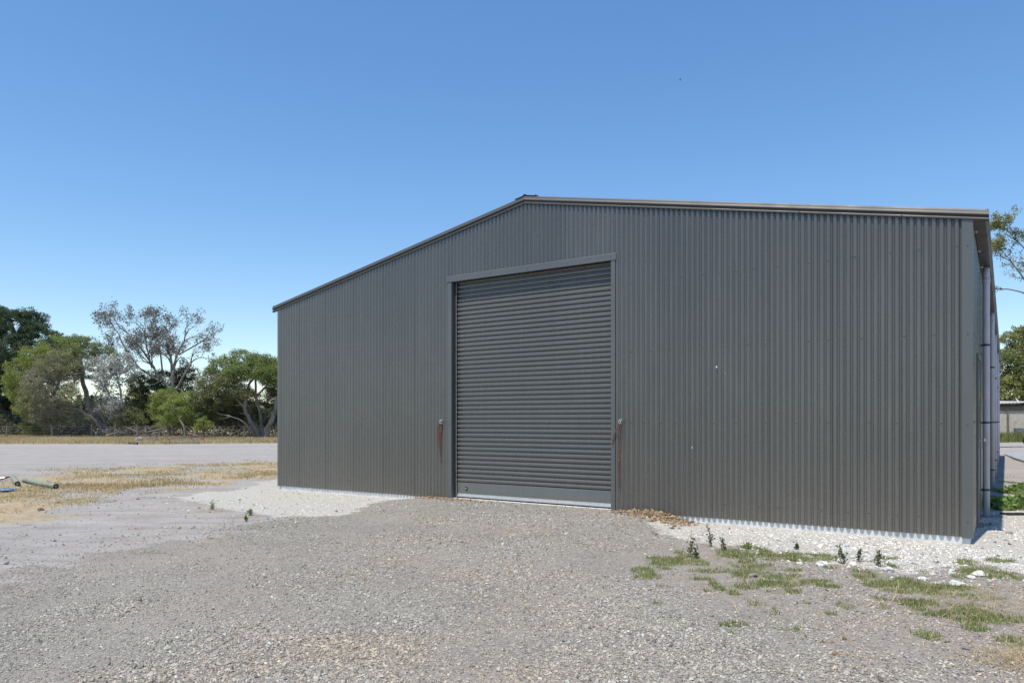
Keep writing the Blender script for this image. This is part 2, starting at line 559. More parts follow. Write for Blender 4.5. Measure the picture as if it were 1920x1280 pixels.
# concrete path at the far right
pm = MB()
pz = GZ + .06
pp = P_PATH
nP = len(pp)
pm.add([(x, y, pz) for x, y in pp] + [(x, y, pz - .25) for x, y in pp],
       [tuple(range(nP))] + [(i, (i + 1) % nP, nP + (i + 1) % nP, nP + i) for i in range(nP)])
tag(pm.build('path', speckled('blue_grey_concrete', (.27, .29, .33), (.36, .38, .42), 6, .8, .2)), kind='structure')

# ------------------------------------------------------------------ the shed
shed = empty('shed', (L0[0], L0[1], 0), math.atan2(WV[1], WV[0]))
tag(shed, 'large dark grey corrugated steel shed with a closed roller door and low gable', 'shed')
W_, D_ = 12.0, 24.0
SL = .1955
def rz_(u): return 6 - abs(u - 6)
DU0, DU1, DZ = 4.52, 7.51, 3.665
PITCH = .076


def corr_wall(name, length, topf, openings, map_, parent, seed=0, amp=.0118, rows=(0, .25, .5, .75, 1)):
    """corrugated sheet wall; map_(s, d, z) -> local point, d positive = outward"""
    r = np.random.default_rng(seed)
    s = [i * PITCH / 12 for i in range(int(length / PITCH * 12) + 1)] + [length]
    extra = []
    for a, b, z in openings: extra += [a, b]
    s = sorted(set(s + extra + ([length / 2])))
    s = np.array(s)
    sheet = np.floor(s / .762 + .15).astype(int)
    frac = (s / .762 + .15) % 1
    tints = r.uniform(-.07, .07, sheet.max() + 2)
    ph = r.uniform(0, .8, sheet.max() + 2)
    d = amp * (np.cos(2 * np.pi * s / PITCH) - .24 * np.cos(4 * np.pi * s / PITCH) + .1)
    d = d + np.where(frac > .965, .0022, 0)                    # lap of the next sheet
    V = []; Fc = []; T = []
    def block(mask, zlo, zhif):
        ii = np.where(mask)[0]
        base = len(V); nr = len(rows)
        for i in ii:
            z1 = zhif(s[i])
            for t in rows:
                z = zlo + (z1 - zlo) * t
                wob = .0012 * math.sin(s[i] * 1.7 + z * 2.1) + .0008 * math.sin(s[i] * 5.1 + 1)
                V.append(map_(s[i], d[i] + wob, z)); T.append(tints[sheet[i]] - (.28 if frac[i] > .97 else 0))
        for k in range(len(ii) - 1):
            for j in range(nr - 1):
                a = base + k * nr + j; Fc.append((a, a + nr, a + nr + 1, a + 1))
    if openings:
        a, b, z = openings[0]
        block(s <= a + 1e-9, 0, topf); block((s >= a - 1e-9) & (s <= b + 1e-9), z, topf); block(s >= b - 1e-9, 0, topf)
    else:
        block(s > -1, 0, topf)
    return V, Fc, T, r


def add_screws(V, Fc, T, MI, map_, length, zs, r, topf, openings, step=(2, 5)):
    for z in zs:
        k = r.integers(1, 4)
        while k * PITCH < length - .1:
            sx = k * PITCH
            if z < topf(sx) - .12 and not any(a - .12 < sx < b + .12 and z < zz_ + .15 for a, b, zz_ in openings):
                zz0 = z + r.uniform(-.006, .006)
                for (rad, d0, d1) in ((.0095, .008, .0125), (.006, .0125, .018)):
                    base = len(V)
                    for dd in (d0, d1):
                        for q in range(6):
                            V.append(map_(sx + rad * math.cos(q * math.pi / 3), dd, zz0 + rad * math.sin(q * math.pi / 3))); T.append(0)
                    for q in range(6):
                        Fc.append((base + q, base + (q + 1) % 6, base + 6 + (q + 1) % 6, base + 6 + q)); MI.append(1)
                    for f in ((6, 7, 8, 9), (6, 9, 10, 11)):
                        Fc.append(tuple(base + g for g in f)); MI.append(1)
            k += int(r.integers(*step))


def wall_obj(name, length, topf, openings, map_, seed, screws=True, marks=(), amp=.0118):
    V, Fc, T, r = corr_wall(name, length, topf, openings, map_, shed, seed, amp)
    MI = [0] * len(Fc)
    if screws:
        add_screws(V, Fc, T, MI, map_, length, (.21, 1.3, 2.32, 3.31, 4.25), r, topf, openings, (3, 8))
    for (ms, mz, mr, mh) in marks:                              # bird droppings
        base = len(V); n = 9
        for q in range(n):
            rr = mr * r.uniform(.6, 1.3)
            V.append(map_(ms + rr * math.cos(q * 2 * math.pi / n),   .0118, mz + rr * mh * math.sin(q * 2 * math.pi / n))); T.append(0)
        for q in range(1, n - 2, 2):
            Fc.append((base, base + q, base + q + 1, base + q + 2)); MI.append(2)
    o = np_mesh(name, V, Fc, [WALL, SCREW, WHITE], shed, smooth=True, attrs={'tint': T})
    o.data.polygons.foreach_set('material_index', MI)
    return o


topf = lambda s: 3.60 + SL * rz_(s)
wall_obj('front_wall', W_, topf, [(DU0, DU1, DZ)], lambda s, d, z: (s, -d, z), 5,
         marks=[(9.08, 2.04, .012, 1.2), (9.2, 1.95, .005, 1), (8.74, .95, .006, 2.8)])
wall_obj('side_wall', D_, lambda s: 3.60, [], lambda s, d, z: (W_ + d, s, z), 6)
wall_obj('side_wall', D_, lambda s: 3.60, [], lambda s, d, z: (-d, s, z), 7, False)
wall_obj('rear_wall', W_, topf, [], lambda s, d, z: (s, D_ + d, z), 8, False)

m = MB(); m.box((.0142, .0142, -.35), (W_ - .0142, D_ - .0142, .012))
m.build('slab', CONC, shed)

# roof sheets
def roof_sheet(sign):
    vv = np.arange(0, D_ + .04, PITCH / 4) - .02
    us = [6, 3, 0 - .05] if sign < 0 else [6, 9, W_ + .05]
    V = []; 
    for v in vv:
        for u in us:
            V.append((u, v, 3.67 + SL * rz_(u) + .008 * math.cos(2 * math.pi * v / PITCH) + (0 if u != 6 else 0)))
    Fc = []
    for i in range(len(vv) - 1):
        for j in range(2):
            a = i * 3 + j; Fc.append((a, a + 1, a + 4, a + 3) if sign > 0 else (a, a + 3, a + 4, a + 1))
    np_mesh('roof_sheet', V, Fc, WALL, shed, smooth=True, attrs={'tint': np.zeros(len(V))})
roof_sheet(-1); roof_sheet(1)

# barge flashings on the front and the rear gable
prof = [(.03, .127), (-.004, .127), (-.010, .124), (-.014, .117), (-.020, .100), (-.0205, .094), (-.026, .086), (-.034, .074), (-.036, .067), (-.035, .059), (-.031, .056),
        (-.006, .054), (-.005, .040), (-.012, .0385), (-.022, .030), (-.0265, .022), (-.0275, .013), (-.025, .005), (-.020, .001), (-.009, .0)]
ZB = 3.575
for sgn in (-1, 1):
    m = MB()
    ue = -.16 if sgn < 0 else W_ + .165
    n = 1
    m.sweep(prof, (6, 0, ZB + SL * 6), (ue, 0, ZB + SL * rz_(ue)))
    m.sweep([(q[0] + .02, q[1]) for q in (prof[0], prof[-1])], (6, 0, ZB + SL * 6), (ue, 0, ZB + SL * rz_(ue)))
    # folded end
    m.add([(ue, q[0], ZB + SL * rz_(ue) + q[1]) for q in prof] + [(ue, .05, ZB + SL * rz_(ue)), ], [tuple(range(len(prof) + 1))])
    for su in (np.arange(.7, 6, 1.15) if sgn > 0 else np.arange(.5, 6, 1.15)):
        u = 6 + sgn * su
        z = ZB + .021 + SL * rz_(u)
        m.mi = 1
        m.tube([(u, -.026, z), (u, -.034, z)], .007, 6)
        m.mi = 0
    m.build('barge_flashing', [BARGE, SCREW], shed)
    m = MB()
    m.sweep([(D_ - q[0], q[1]) for q in prof], (6, 0, ZB + SL * 6), (ue, 0, ZB + SL * rz_(ue)))
    m.build('barge_flashing', BARGE, shed)

# ridge cap
m = MB()
rp = [(-.2, -.024), (-.19, -.036), (-.03, -.004), (-.02, .008), (0, .017), (.02, .008), (.03, -.004), (.19, -.036), (.2, -.024)]
zt = ZB + .127 + SL * 6 + .012
V = [(6 + a, -.02, zt + b) for a, b in rp] + [(6 + a, D_ + .02, zt + b) for a, b in rp]
V2 = [(x, y, z - .004) for x, y, z in V]
k = len(rp)
m.add(V + V2, [(i, i + 1, k + i + 1, k + i) for i in range(k - 1)] + [(2 * k + i, 3 * k + i, 3 * k + i + 1, 2 * k + i + 1) for i in range(k - 1)]
      + [(i, 2 * k + i, 2 * k + i + 1, i + 1) for i in range(k - 1)])
m.build('ridge_cap', WALL, shed)

# corner flashings
m = MB(); m.box((W_ - .095, -.0135, -.012), (W_ + .014, -.0105, 3.60)); m.box((W_ + .0105, -.0105, -.012), (W_ + .0135, .085, 3.60))
m.mi = 1
for z in (.18, 1.28, 2.3, 3.3): m.tube([(W_ - .04, -.0135, z), (W_ - .04, -.021, z)], .0065, 6)
m.build('corner_flashing', [TRIM, SCREW], shed)
m = MB(); m.box((-.0135, -.0135, -.005), (.06, -.0105, 3.60)); m.box((-.0135, -.0105, -.005), (-.0105, .085, 3.60))
m.build('corner_flashing', TRIM, shed)

# gutters with their brackets
for side in (1, -1):
    X0 = W_ + .012 if side > 0 else -.012
    gp = [(.0, .118), (.003, .0), (.118, -.002), (.128, .004), (.132, .045), (.146, .055), (.148, .105), (.138, .112), (.13, .106)]
    m = MB()
    P = [(X0 + side * a, -.012, ZB - .01 + b) for a, b in gp]; Q = [(x, D_ + .02, z) for x, y, z in P]
    k = len(gp)
    m.add(P + Q, [(i, i + 1, k + i + 1, k + i) for i in range(k - 1)])
    m.add(P, [tuple(range(k))]); m.add(Q, [tuple(range(k))])
    g = m.build('gutter', GUTT, shed)
    for v in np.arange(.5, D_, 1.2):
        b = MB()
        bu = X0 + side * .016
        b.box((min(X0, X0 + side * .03), v, ZB - .032), (max(X0, X0 + side * .03), v + .025, ZB - .013))
        b.tube([(X0 + side * .02, v + .012, ZB - .02), (X0 + side * .02, v + .012, ZB - .04)], .008, 6)
        b.build('bracket', GALV, g)

# downpipes with straps
for i, v in enumerate((3.0, 8.35, 12.9, 19.0, 23.4)):
    m = MB(); x = W_ + .082
    zb = (-.0, -.03, .02, .03, -.02)[i]
    m.tube([(x, v, zb - .12), (x, v, 3.42), (x, v, 3.545)], .045, 18)
    m.tube([(x, v, 3.33), (x, v, 3.40)], .0515, 18)
    p = m.build('downpipe', PVC, shed, smooth=False)
    for f in p.data.polygons:
        f.use_smooth = len(f.vertices) == 4
    for z in (.31, 1.29, 2.42):
        s_ = MB()
        s_.tube([(x, v, z - .014), (x, v, z + .014)], .048, 18)
        s_.box((W_ + .004, v - .075, z - .012), (W_ + .0405, v + .075, z + .012))
        s_.build('strap', STRAPM, p)

# side door
m = MB(); m.box((W_ + .0095, 1.24, .0), (W_ + .022, 2.10, 2.12))
sd = m.build('side_door', DOORM, shed)
m = MB()
for (v0, v1, z0, z1) in ((1.19, 1.237, 0, 2.17), (2.103, 2.15, 0, 2.17), (1.2372, 2.1028, 2.123, 2.17)):
    m.box((W_ + .009, v0, z0), (W_ + .035, v1, z1))
m.build('door_frame', TRIM, sd)
m = MB(); m.tube([(W_ + .022, 2.02, 1.06), (W_ + .06, 2.02, 1.06)], .011, 10); m.tube([(W_ + .06, 2.02, 1.06), (W_ + .068, 2.02, 1.06), (W_ + .085, 2.02, 1.06), (W_ + .094, 2.02, 1.06)], [.016, .027, .027, .014], 12)
m.tube([(W_ + .022, 2.02, 1.06), (W_ + .026, 2.02, 1.06)], .032, 14)
m.build('handle', ZINC, sd, smooth=True)

# roller door
V = []; Fc = []
z = .285; zprof = []
while z < DZ + .05:
    for dz, dv in ((.0, .034), (.004, .034), (.0050, .012), (.0075, .001), (.014, -.0008), (.034, -.0016), (.048, 0), (.0583, .0095), (.0590, .034), (.070, .034)):
        zprof.append((z + dz, dv))
    z += .0762
zprof = [(.05, 0), (.268, 0), (.272, .002), (.279, .012)] + zprof
VD = .098
us = np.linspace(DU0 + .045, DU1 - .012, 24)
for u in us:
    bow = .004 * math.sin((u - DU0) / (DU1 - DU0) * math.pi)
    for zz_, dv in zprof:
        V.append((u, VD + dv - bow + .0009 * math.sin(zz_ * 3 + u * 2), zz_ + .0012 * math.sin(u * 2.3 + zz_)))
k = len(zprof)
for i in range(len(us) - 1):
    for j in range(k - 1):
        a = i * k + j; Fc.append((a, a + k, a + k + 1, a + 1))
rd = np_mesh('roller_door', V, Fc, DOORM, shed, smooth=True, attrs={'tint': np.zeros(len(V))})
mod = rd.modifiers.new('edge', 'EDGE_SPLIT'); mod.split_angle = math.radians(38)
m = MB(); m.box((DU0 + .05, VD - .012, .042), (DU1 - .014, VD + .012, .088)); m.box((DU0 + .05, VD - .022, .036), (DU1 - .014, VD - .0125, .058))
m.build('bottom_rail', GALV, rd)
m = MB(); m.box((DU0 + .05, VD - .010, .0125), (DU1 - .014, VD + .010, .0355))
m.build('rubber_seal', DARKR, rd)
m = MB(); m.tube([(DU0 + .235, VD - .006, .175), (DU0 + .235, VD + .001, .175)], .03, 14)
m.mi = 1; m.tube([(DU0 + .225, VD - .014, .175), (DU0 + .225, VD - .0062, .175)], .013, 8); m.box((DU0 + .222, VD - .018, .168), (DU0 + .26, VD - .0142, .182))
m.build('lock', [DARKR, ZINC], rd)
# guides at each side of the opening
m = MB(); m.box((DU0 + .0, .06, .012), (DU0 + .03, .14, DZ)); m.mi = 1; m.box((DU0 + .0302, .07, .012), (DU0 + .037, .082, DZ))
m.build('door_guide', [DARKR, GALV], shed)
m = MB(); m.box((DU1 - .011, .06, .012), (DU1, .14, DZ))
m.build('door_guide', DARKR, shed)
m = MB(); m.box((DU0 + .001, .16, .012), (DU1 - .001, .17, DZ + .1)); m.box((DU0 + .03, .012, DZ + .0), (DU1 - .011, .159, DZ + .03))
m.build('door_head_lining', DARKR, shed)
# frame flashings
for (a, b) in ((DU0 - .082, DU0), (DU1, DU1 + .068)):
    m = MB(); m.box((a, -.0165, .0), (b, -.0125, DZ + .005))
    e = b if b == DU0 else a
    m.box((min(e, e + (-.003 if b == DU0 else .003)), -.0125, .0), (max(e, e + (-.003 if b == DU0 else .003)), .06, DZ + .005))
    m.mi = 1
    for z in (.15, 1.25, 2.3, 3.3): m.tube([((a + b) / 2, -.0165, z), ((a + b) / 2, -.022, z)], .006, 6)
    m.build('jamb_flashing', [TRIM, SCREW], shed)
m = MB(); m.box((DU0 - .1, -.024, DZ + .006), (DU1 + .085, -.019, DZ + .10)); m.add([(DU0 - .1, -.024, DZ + .1), (DU1 + .085, -.024, DZ + .1), (DU1 + .085, -.006, DZ + .112), (DU0 - .1, -.006, DZ + .112)], [(0, 1, 2, 3)])
m.box((DU0, -.019, DZ + .0065), (DU1, .06, DZ + .0095))
m.mi = 1
for u in np.arange(DU0 + .1, DU1, .72): m.tube([(u, -.024, DZ + .05), (u, -.030, DZ + .05)], .006, 6)
m.build('header_flashing', [TRIM, SCREW], shed)

# galvanised anchors at each side of the door, with a rope hung on each
def anchor(u, turn):
    m = MB()
    m.box((u - .012, -.017, 1.262), (u + .034, -.0115, 1.34))
    m.mi = 0
    m.tube([(u + .01, -.017, 1.30), (u + .01, -.055, 1.30)], .017, 10)
    m.tube([(u + .01, -.052, 1.30), (u + .01, -.062, 1.30)], .025, 8)
    m.box((u - .016, -.05, 1.325), (u + .036, -.018, 1.331))
    m.mi = 1; m.tube([(u + .01, -.0625, 1.30), (u + .01, -.066, 1.30)], .012, 8)
    return m.build('anchor', [ZINC, DARKR], shed)
def wl(u, v, z):
    p = L0 + WV * u + NV * v
    return (p[0], p[1], z)
for (u, lab, kind) in ((4.30, 'bundle of faded red rope hanging from the anchor left of the roller door', 0), (7.66, 'long thin red rope hanging from the anchor right of the roller door', 1)):
    anchor(u, 0)
    m = MB()
    def strand(pts, r=.0065):
        out = []
        for i in range(len(pts) - 1):
            a = pts[i]; b = pts[i + 1]
            for t in (0, .25, .5, .75):
                out.append(tuple(a[j] + (b[j] - a[j]) * t + (.003 * math.sin(9 * (i + t) + j * 2)) for j in range(3)))
        out.append(pts[-1])
        m.tube([wl(*q) for q in out], r, 6)
    if kind == 0:
        for k_, (o, zz_) in enumerate(((-.055, .93), (-.045, .85), (-.035, .98), (-.02, .8), (-.03, .73))):
            strand([(u + .005, -.045, 1.285), (u + o, -.036, 1.22), (u + o - .005, -.03, (1.22 + zz_) / 2), (u + o + .006, -.03, zz_), (u + o + .012, -.03, (1.2 + zz_) / 2), (u + .008, -.04, 1.27)], .0042)
        strand([(u - .02, -.03, .74), (u - .015, -.03, .69), (u + .005, -.03, .66)], .005)
    else:
        strand([(u + .03, -.045, 1.285), (u + .0, -.05, 1.24), (u - .055, -.045, 1.19), (u - .1, -.035, 1.08), (u - .12, -.03, .97)], .006)
        strand([(u + .03, -.045, 1.27), (u + .005, -.04, 1.24), (u - .005, -.03, 1.0), (u - .02, -.03, .78), (u - .03, -.03, .7), (u - .02, -.03, .5), (u - .012, -.03, .40)], .004)
        strand([(u - .005, -.05, 1.25), (u + .03, -.04, 1.2), (u + .01, -.03, .95), (u - .015, -.03, .8), (u - .005, -.03, .66), (u + .006, -.03, .46), (u - .008, -.03, .40)], .0038)
        m.tube([wl(u - .03, -.03, .76), wl(u - .015, -.03, .73), wl(u - .018, -.032, .69)], [.008, .016, .007], 7)
    r_ = m.build('rope', ROPE)
    tag(r_, lab, 'rope', 'ropes hung beside the roller door')
    m = MB(); zb = .67 if kind == 0 else .41
    uo = u - .0 if kind == 0 else u - .01
    m.tube([wl(uo, -.03, zb), wl(uo + .002, -.03, zb - .045), wl(uo + .012, -.03, zb - .07), wl(uo + .018, -.03, zb - .05)], .0045, 6)
    m.build('hook', STRAPM, r_)

# ------------------------------------------------------------------ scatter helpers
def unit(n):
    v = rng.normal(size=(n, 3)); return v / np.linalg.norm(v, axis=1, keepdims=True)


OCT_V = np.array([(1, 0, 0), (-1, 0, 0), (0, 1, 0), (0, -1, 0), (0, 0, 1), (0, 0, -1)], float)
OCT_F = np.array([(0, 2, 4), (2, 1, 4), (1, 3, 4), (3, 0, 4), (2, 0, 5), (1, 2, 5), (3, 1, 5), (0, 3, 5)])


def stones(name, X, Y, size, colr, mat, flat=.65, sink=.25, parent=None, lift=0):
    n = len(X)
    j = OCT_V[None] * (1 + rng.uniform(-.35, .35, (n, 6, 1))) + rng.uniform(-.22, .22, (n, 6, 3))
    sc = size[:, None] * rng.uniform(.65, 1.3, (n, 3)); sc[:, 2] *= flat
    j = j * sc[:, None, :]
    a = rng.uniform(0, 2 * np.pi, n); ca, sa = np.cos(a), np.sin(a)
    x = j[..., 0] * ca[:, None] - j[..., 1] * sa[:, None]; y = j[..., 0] * sa[:, None] + j[..., 1] * ca[:, None]
    t = rng.uniform(-.4, .4, n); z = j[..., 2] + x * t[:, None]
    V = np.stack([x + X[:, None], y + Y[:, None], z + (gz(X, Y) + lift + sc[:, 2] * (1 - sink * 2) * .6)[:, None]], 2).reshape(-1, 3)
    Fc = (OCT_F[None] + (np.arange(n) * 6)[:, None, None]).reshape(-1, 3)
    return np_mesh(name, V, Fc, mat, parent, False, np.repeat(colr, 6, 0))


def outside_shed(X, Y, pad=.02):
    dx = X - L0[0]; dy = Y - L0[1]
    u = dx * WV[0] + dy * WV[1]; v = dx * NV[0] + dy * NV[1]
    return ~((u > -pad) & (u < 12 + pad) & (v > -pad) & (v < 24 + pad))


def wedge(n, y0, y1, power=1.0, x0=None, x1=None):
    """random ground points in front of the camera, denser towards it"""
    t = rng.uniform(0, 1, n)
    if power == 2: Y = 1 / (1 / y0 + t * (1 / y1 - 1 / y0))
    else: Y = y0 * (y1 / y0) ** t
    h = Y * .74 + .6
    X = rng.uniform(-1, 1, n) * h
    return X, Y


def gp_near(x, y):
    return sstep(-3.5, 0, poly_sd(x, y, P_GRAVEL)) * 2


# crushed rock of the driveway
N = 300000
X, Y = wedge(N, 3.5, 14.5)
g, w, s, q, b, rm_ = regions(X, Y)
den = g * (1 - w)
ang = math.atan2(12.2, .8)                       # wheel tracks run up to the door
al = X * math.cos(ang) + Y * math.sin(ang); ac = -X * math.sin(ang) + Y * math.cos(ang)
patch = fnoise(X, Y, .9, 77) * .7 + vnoise(ac * 1.0, al / 7, .55, 78) * .7
keep = (rng.uniform(0, 1, N) < np.clip(den * (.72 + patch * .9), 0, 1)) & outside_shed(X, Y, .01)
sparse = (rng.uniform(0, 1, N) < (.03 + .03 * (gp_near(X, Y)) + .42 * rm_ * sstep(-.25, .3, patch + .15)) * (1 - q)) & ~keep & outside_shed(X, Y, .01)
sel = keep | sparse
X, Y = X[sel], Y[sel]; gg = g[sel]; ww = w[sel]; pt = patch[sel]
n = len(X)
sz = np.clip(rng.lognormal(math.log(.0056), .36, n), .0028, .014) * (1 + .035 * np.clip(Y - 5, 0, 8)) * (1 + .5 * np.clip(pt, -.4, .4))
lum = rng.triangular(.09, .27, .46, n); lum = np.where(rng.uniform(0, 1, n) < .006, .5, lum)
lum = np.where(ww > .5, rng.uniform(.35, .75, n), lum)
tone = (np.clip(fnoise(X, Y, 1.1, 91) * .9 + rng.normal(0, .3, n) + .1, -1, 1) * (ww < .4))[:, None]
lum = lum * 1.27
warm = np.array([1.07, .99, .88]); cool = np.array([.99, 1.01, .93])
cl = lum[:, None] * np.array([1.04, 1.0, .93]) * np.where(tone > 0, 1 + (warm - 1) * np.minimum(tone * 2.2, 1.5), 1 + (cool - 1) * np.minimum(-tone * 2.5, 1.5))
st = stones('gravel', X, Y, sz, cl, STONE, .8, .15)
tag(st, 'grey and tan crushed rock spread over the driveway in front of the shed', 'gravel', kind='stuff')

# pile of brown clods against the wall right of the door
n = 1100
pu = 8.28 + rng.normal(0, .30, n); pv = -.05 - np.abs(rng.normal(0, .15, n)) * (1 + .8 * sstep(8.2, 8.7, pu))
lift = .05 * np.exp(-((pu - 8.25) / .4) ** 2 - ((pv + .1) / .25) ** 2) * rng.uniform(.2, 1, n)
pu2 = rng.uniform(3.9, 5.4, 400); pv2 = -.12 - np.abs(rng.normal(0, .10, 400))
pu = np.concatenate([pu, pu2]); pv = np.concatenate([pv, pv2]); lift = np.concatenate([lift, np.zeros(400)]); n += 400
ok = pv < -.04; pu, pv, lift = pu[ok], pv[ok], lift[ok]; n = len(pu)
X = L0[0] + WV[0] * pu + NV[0] * pv; Y = L0[1] + WV[1] * pu + NV[1] * pv
o = stones('clod_pile', X, Y, np.clip(rng.lognormal(math.log(.011), .45, n), .005, .032), np.array([.33, .24, .155]) * rng.uniform(.45, 1.35, (n, 1)), CLOD, .8, .1, None, lift)
tag(o, 'heap of orange brown earth crumbs against the wall beside the right door jamb', 'earth crumbs', kind='stuff')

# brown crumbly clods beside the door ramp and around the sand
N = 60000
X, Y = wedge(N, 4, 22)
g, w, s, q, b, rm_ = regions(X, Y)
dx = X - L0[0]; dy = Y - L0[1]
u_ = dx * WV[0] + dy * WV[1]; v_ = dx * NV[0] + dy * NV[1]
pile = sstep(1.0, .2, np.hypot((u_ - 8.35) / .75, (v_ + .42) / .38)) 
sandy = (1 - g) * (1 - w) * sstep(.05, .35, fnoise(X, Y, 1.1, 55) + .12)
pr = np.clip(pile * 1.0 + b * .10 + sandy * .045 + w * .02, 0, 1)
sel = (rng.uniform(0, 1, N) < pr) & outside_shed(X, Y, .03)
X, Y = X[sel], Y[sel]; pl = pile[sel]; bb = b[sel]; n = len(X)
sz = np.clip(rng.lognormal(math.log(.011), .45, n), .005, .035) * (1 + pl * .45)
base = np.where(((pl > .1) | (bb > .3))[:, None], np.array([.34, .24, .145]), np.array([.22, .2, .18]))
cl = base * rng.uniform(.6, 1.35, (n, 1))
ck = stones('dirt_clods', X, Y, sz, cl, CLOD, .7, .1)
tag(ck, 'brown dry clods piled by the wall right of the door and scattered over sand', 'dirt clods', kind='stuff')


def blades(name, X, Y, hgt, wid, colr, mat, lean=.5, lo=.1, parent=None, z0=None, flat=False):
    n = len(X)
    a = rng.uniform(0, 2 * np.pi, n)
    dx, dy = np.cos(a), np.sin(a)
    la = rng.uniform(0, 2 * np.pi, n); ln = rng.uniform(lo, 1, n) * lean
    Z = gz(X, Y) - .004 if z0 is None else z0
    px, py = -dy * wid / 2, dx * wid / 2
    hz = hgt * np.sqrt(np.clip(1 - ln ** 2 * .8, .02, 1))
    ox, oy = np.cos(la) * ln * hgt, np.sin(la) * ln * hgt
    b0 = np.stack([X - px, Y - py, Z], 1); b1 = np.stack([X + px, Y + py, Z], 1)
    m0 = np.stack([X - px * .7 + ox * .35, Y - py * .7 + oy * .35, Z + hz * .62], 1); m1 = np.stack([X + px * .7 + ox * .35, Y + py * .7 + oy * .35, Z + hz * .62], 1)
    tp = np.stack([X + ox, Y + oy, Z + hz], 1)
    tq = tp + np.stack([px, py, px * 0], 1) * .15
    V = np.stack([b0, b1, m1, m0, tq, tp], 1).reshape(-1, 3)
    Fc = (np.array([(0, 1, 2, 3), (3, 2, 4, 5)])[None] + (np.arange(n) * 6)[:, None, None]).reshape(-1, 4)
    return np_mesh(name, V, Fc, mat, parent, True, np.repeat(colr, 6, 0))


# green grass patches
N = 2600000
X = rng.uniform(1.0, 13, N); Y = rng.uniform(4.4, 17, N)
q = blobs(X, Y, GREENW, 21)
tuft = sstep(-.35, .12, fnoise(X, Y, .12, 63))
sel = (rng.uniform(0, 1, N) < q * tuft * .62) & outside_shed(X, Y, .05) & (np.abs(X) < Y * .74 + .5)
X1, Y1 = X[sel], Y[sel]
N = 120000
X = rng.uniform(-12, 0, N); Y = rng.uniform(7, 16, N)
q = blobs(X, Y, GREENW, 21); sel = rng.uniform(0, 1, N) < q * .5
X = np.concatenate([X1, X[sel]]); Y = np.concatenate([Y1, Y[sel]]); n = len(X)
hh = rng.uniform(.012, .042, n) * (1 + .5 * vnoise(X, Y, .3, 5))
mixc = np.clip(rng.uniform(0, 1, (n, 1)) + fnoise(X, Y, .5, 15)[:, None] * .6, 0, 1)
cl = np.array([.16, .23, .06]) * (1 - mixc) + np.array([.32, .38, .15]) * mixc
dry = rng.uniform(0, 1, n) < .25
cl[dry] = np.array([.5, .42, .22])
gr = blades('green_grass', X, Y, hh, rng.uniform(.004, .008, n), cl, BLADE, .85)
tag(gr, 'low patches of green grass growing on the bare soil in front of the right wall', 'grass', kind='stuff')

# dry straw: lying stalks near the camera on the right, thatch on the left, paddock beyond
N = 2600
parts = []
X = np.concatenate([rng.uniform(1.6, 4.6, 2600), rng.normal(3.1, .22, 1500), rng.normal(3.6, .5, 1000)])
Y = np.concatenate([rng.uniform(3.9, 8.5, 2600), rng.normal(4.2, .13, 1500), rng.normal(5.4, .35, 1000)])
n = len(X)
sel = (rng.uniform(0, 1, n) < np.where(np.arange(n) < 2600, .45, .9)) & (Y > 3.7)
X, Y = X[sel], Y[sel]; n = len(X)
cl = np.array([.6, .48, .29]) * rng.uniform(.6, 1.25, (n, 1))
sx, sy, sh, sw, sc_ = [X], [Y], [rng.uniform(.04, .2, n)], [rng.uniform(.003, .006, n)], [cl]
ln_near = n
near = blades('straw', X, Y, sh[0], sw[0], cl, BLADE, 1.11, .93)
tag(near, 'pale broken straw stalks lying on the soil at the lower right', 'straw', kind='stuff')

N = 800000
Y = 11 * (75 / 11) ** rng.uniform(0, 1, N); X = rng.uniform(-1.02, .2, N) * Y * .74 
g, w, s, q, b, rm_ = regions(X, Y)
clump = sstep(-.35, .25, fnoise(X, Y, 1.3, 101) + (Y > 30) * .25)
sel = (rng.uniform(0, 1, N) < s * clump * (.5 + .5 * (Y > 30))) & outside_shed(X, Y, .1)
X, Y, s = X[sel], Y[sel], s[sel]; n = len(X)
farm = sstep(36, 44, Y)
hh = rng.uniform(.5, 1.2, n) * (.045 + .18 * farm + .05 * vnoise(X, Y, 2, 8))
ww = rng.uniform(.004, .008, n) * (1 + Y / 14)
t = np.clip(rng.uniform(0, 1, (n, 1)) + fnoise(X, Y, 4, 19)[:, None] * .7, 0, 1)
cl = np.array([.37, .27, .135]) * (1 - t) + np.array([.66, .55, .33]) * t
gsel = (rng.uniform(0, 1, n) < .12 + .25 * sstep(0, .4, fnoise(X, Y, 7, 29)) * farm)
cl[gsel] = np.array([.27, .29, .11])
dg = blades('dry_grass', X, Y, hh, ww, cl, BLADE, .9)
tag(dg, 'golden dry grass on the strips left of the shed and along the paddock fence', 'grass', kind='stuff')

# ------------------------------------------------------------------ trees
def leaves(name, C, size, colr, mat, parent, aspect=.45, updir=None):
    n = len(C)
    a = unit(n)
    if updir is not None: a = a * (1 - updir[1]) + np.array(updir[0]) * updir[1]; a /= np.linalg.norm(a, axis=1, keepdims=True)
    r = unit(n); b = np.cross(a, r); b /= (np.linalg.norm(b, axis=1, keepdims=True) + 1e-9)
    s = np.asarray(size)[:, None]
    V = np.stack([C - a * s, C - b * s * aspect, C + a * s, C + b * s * aspect], 1).reshape(-1, 3)
    Fc = np.arange(n * 4).reshape(n, 4)
    return np_mesh(name, V, Fc, mat, parent, False, np.repeat(colr, 4, 0))


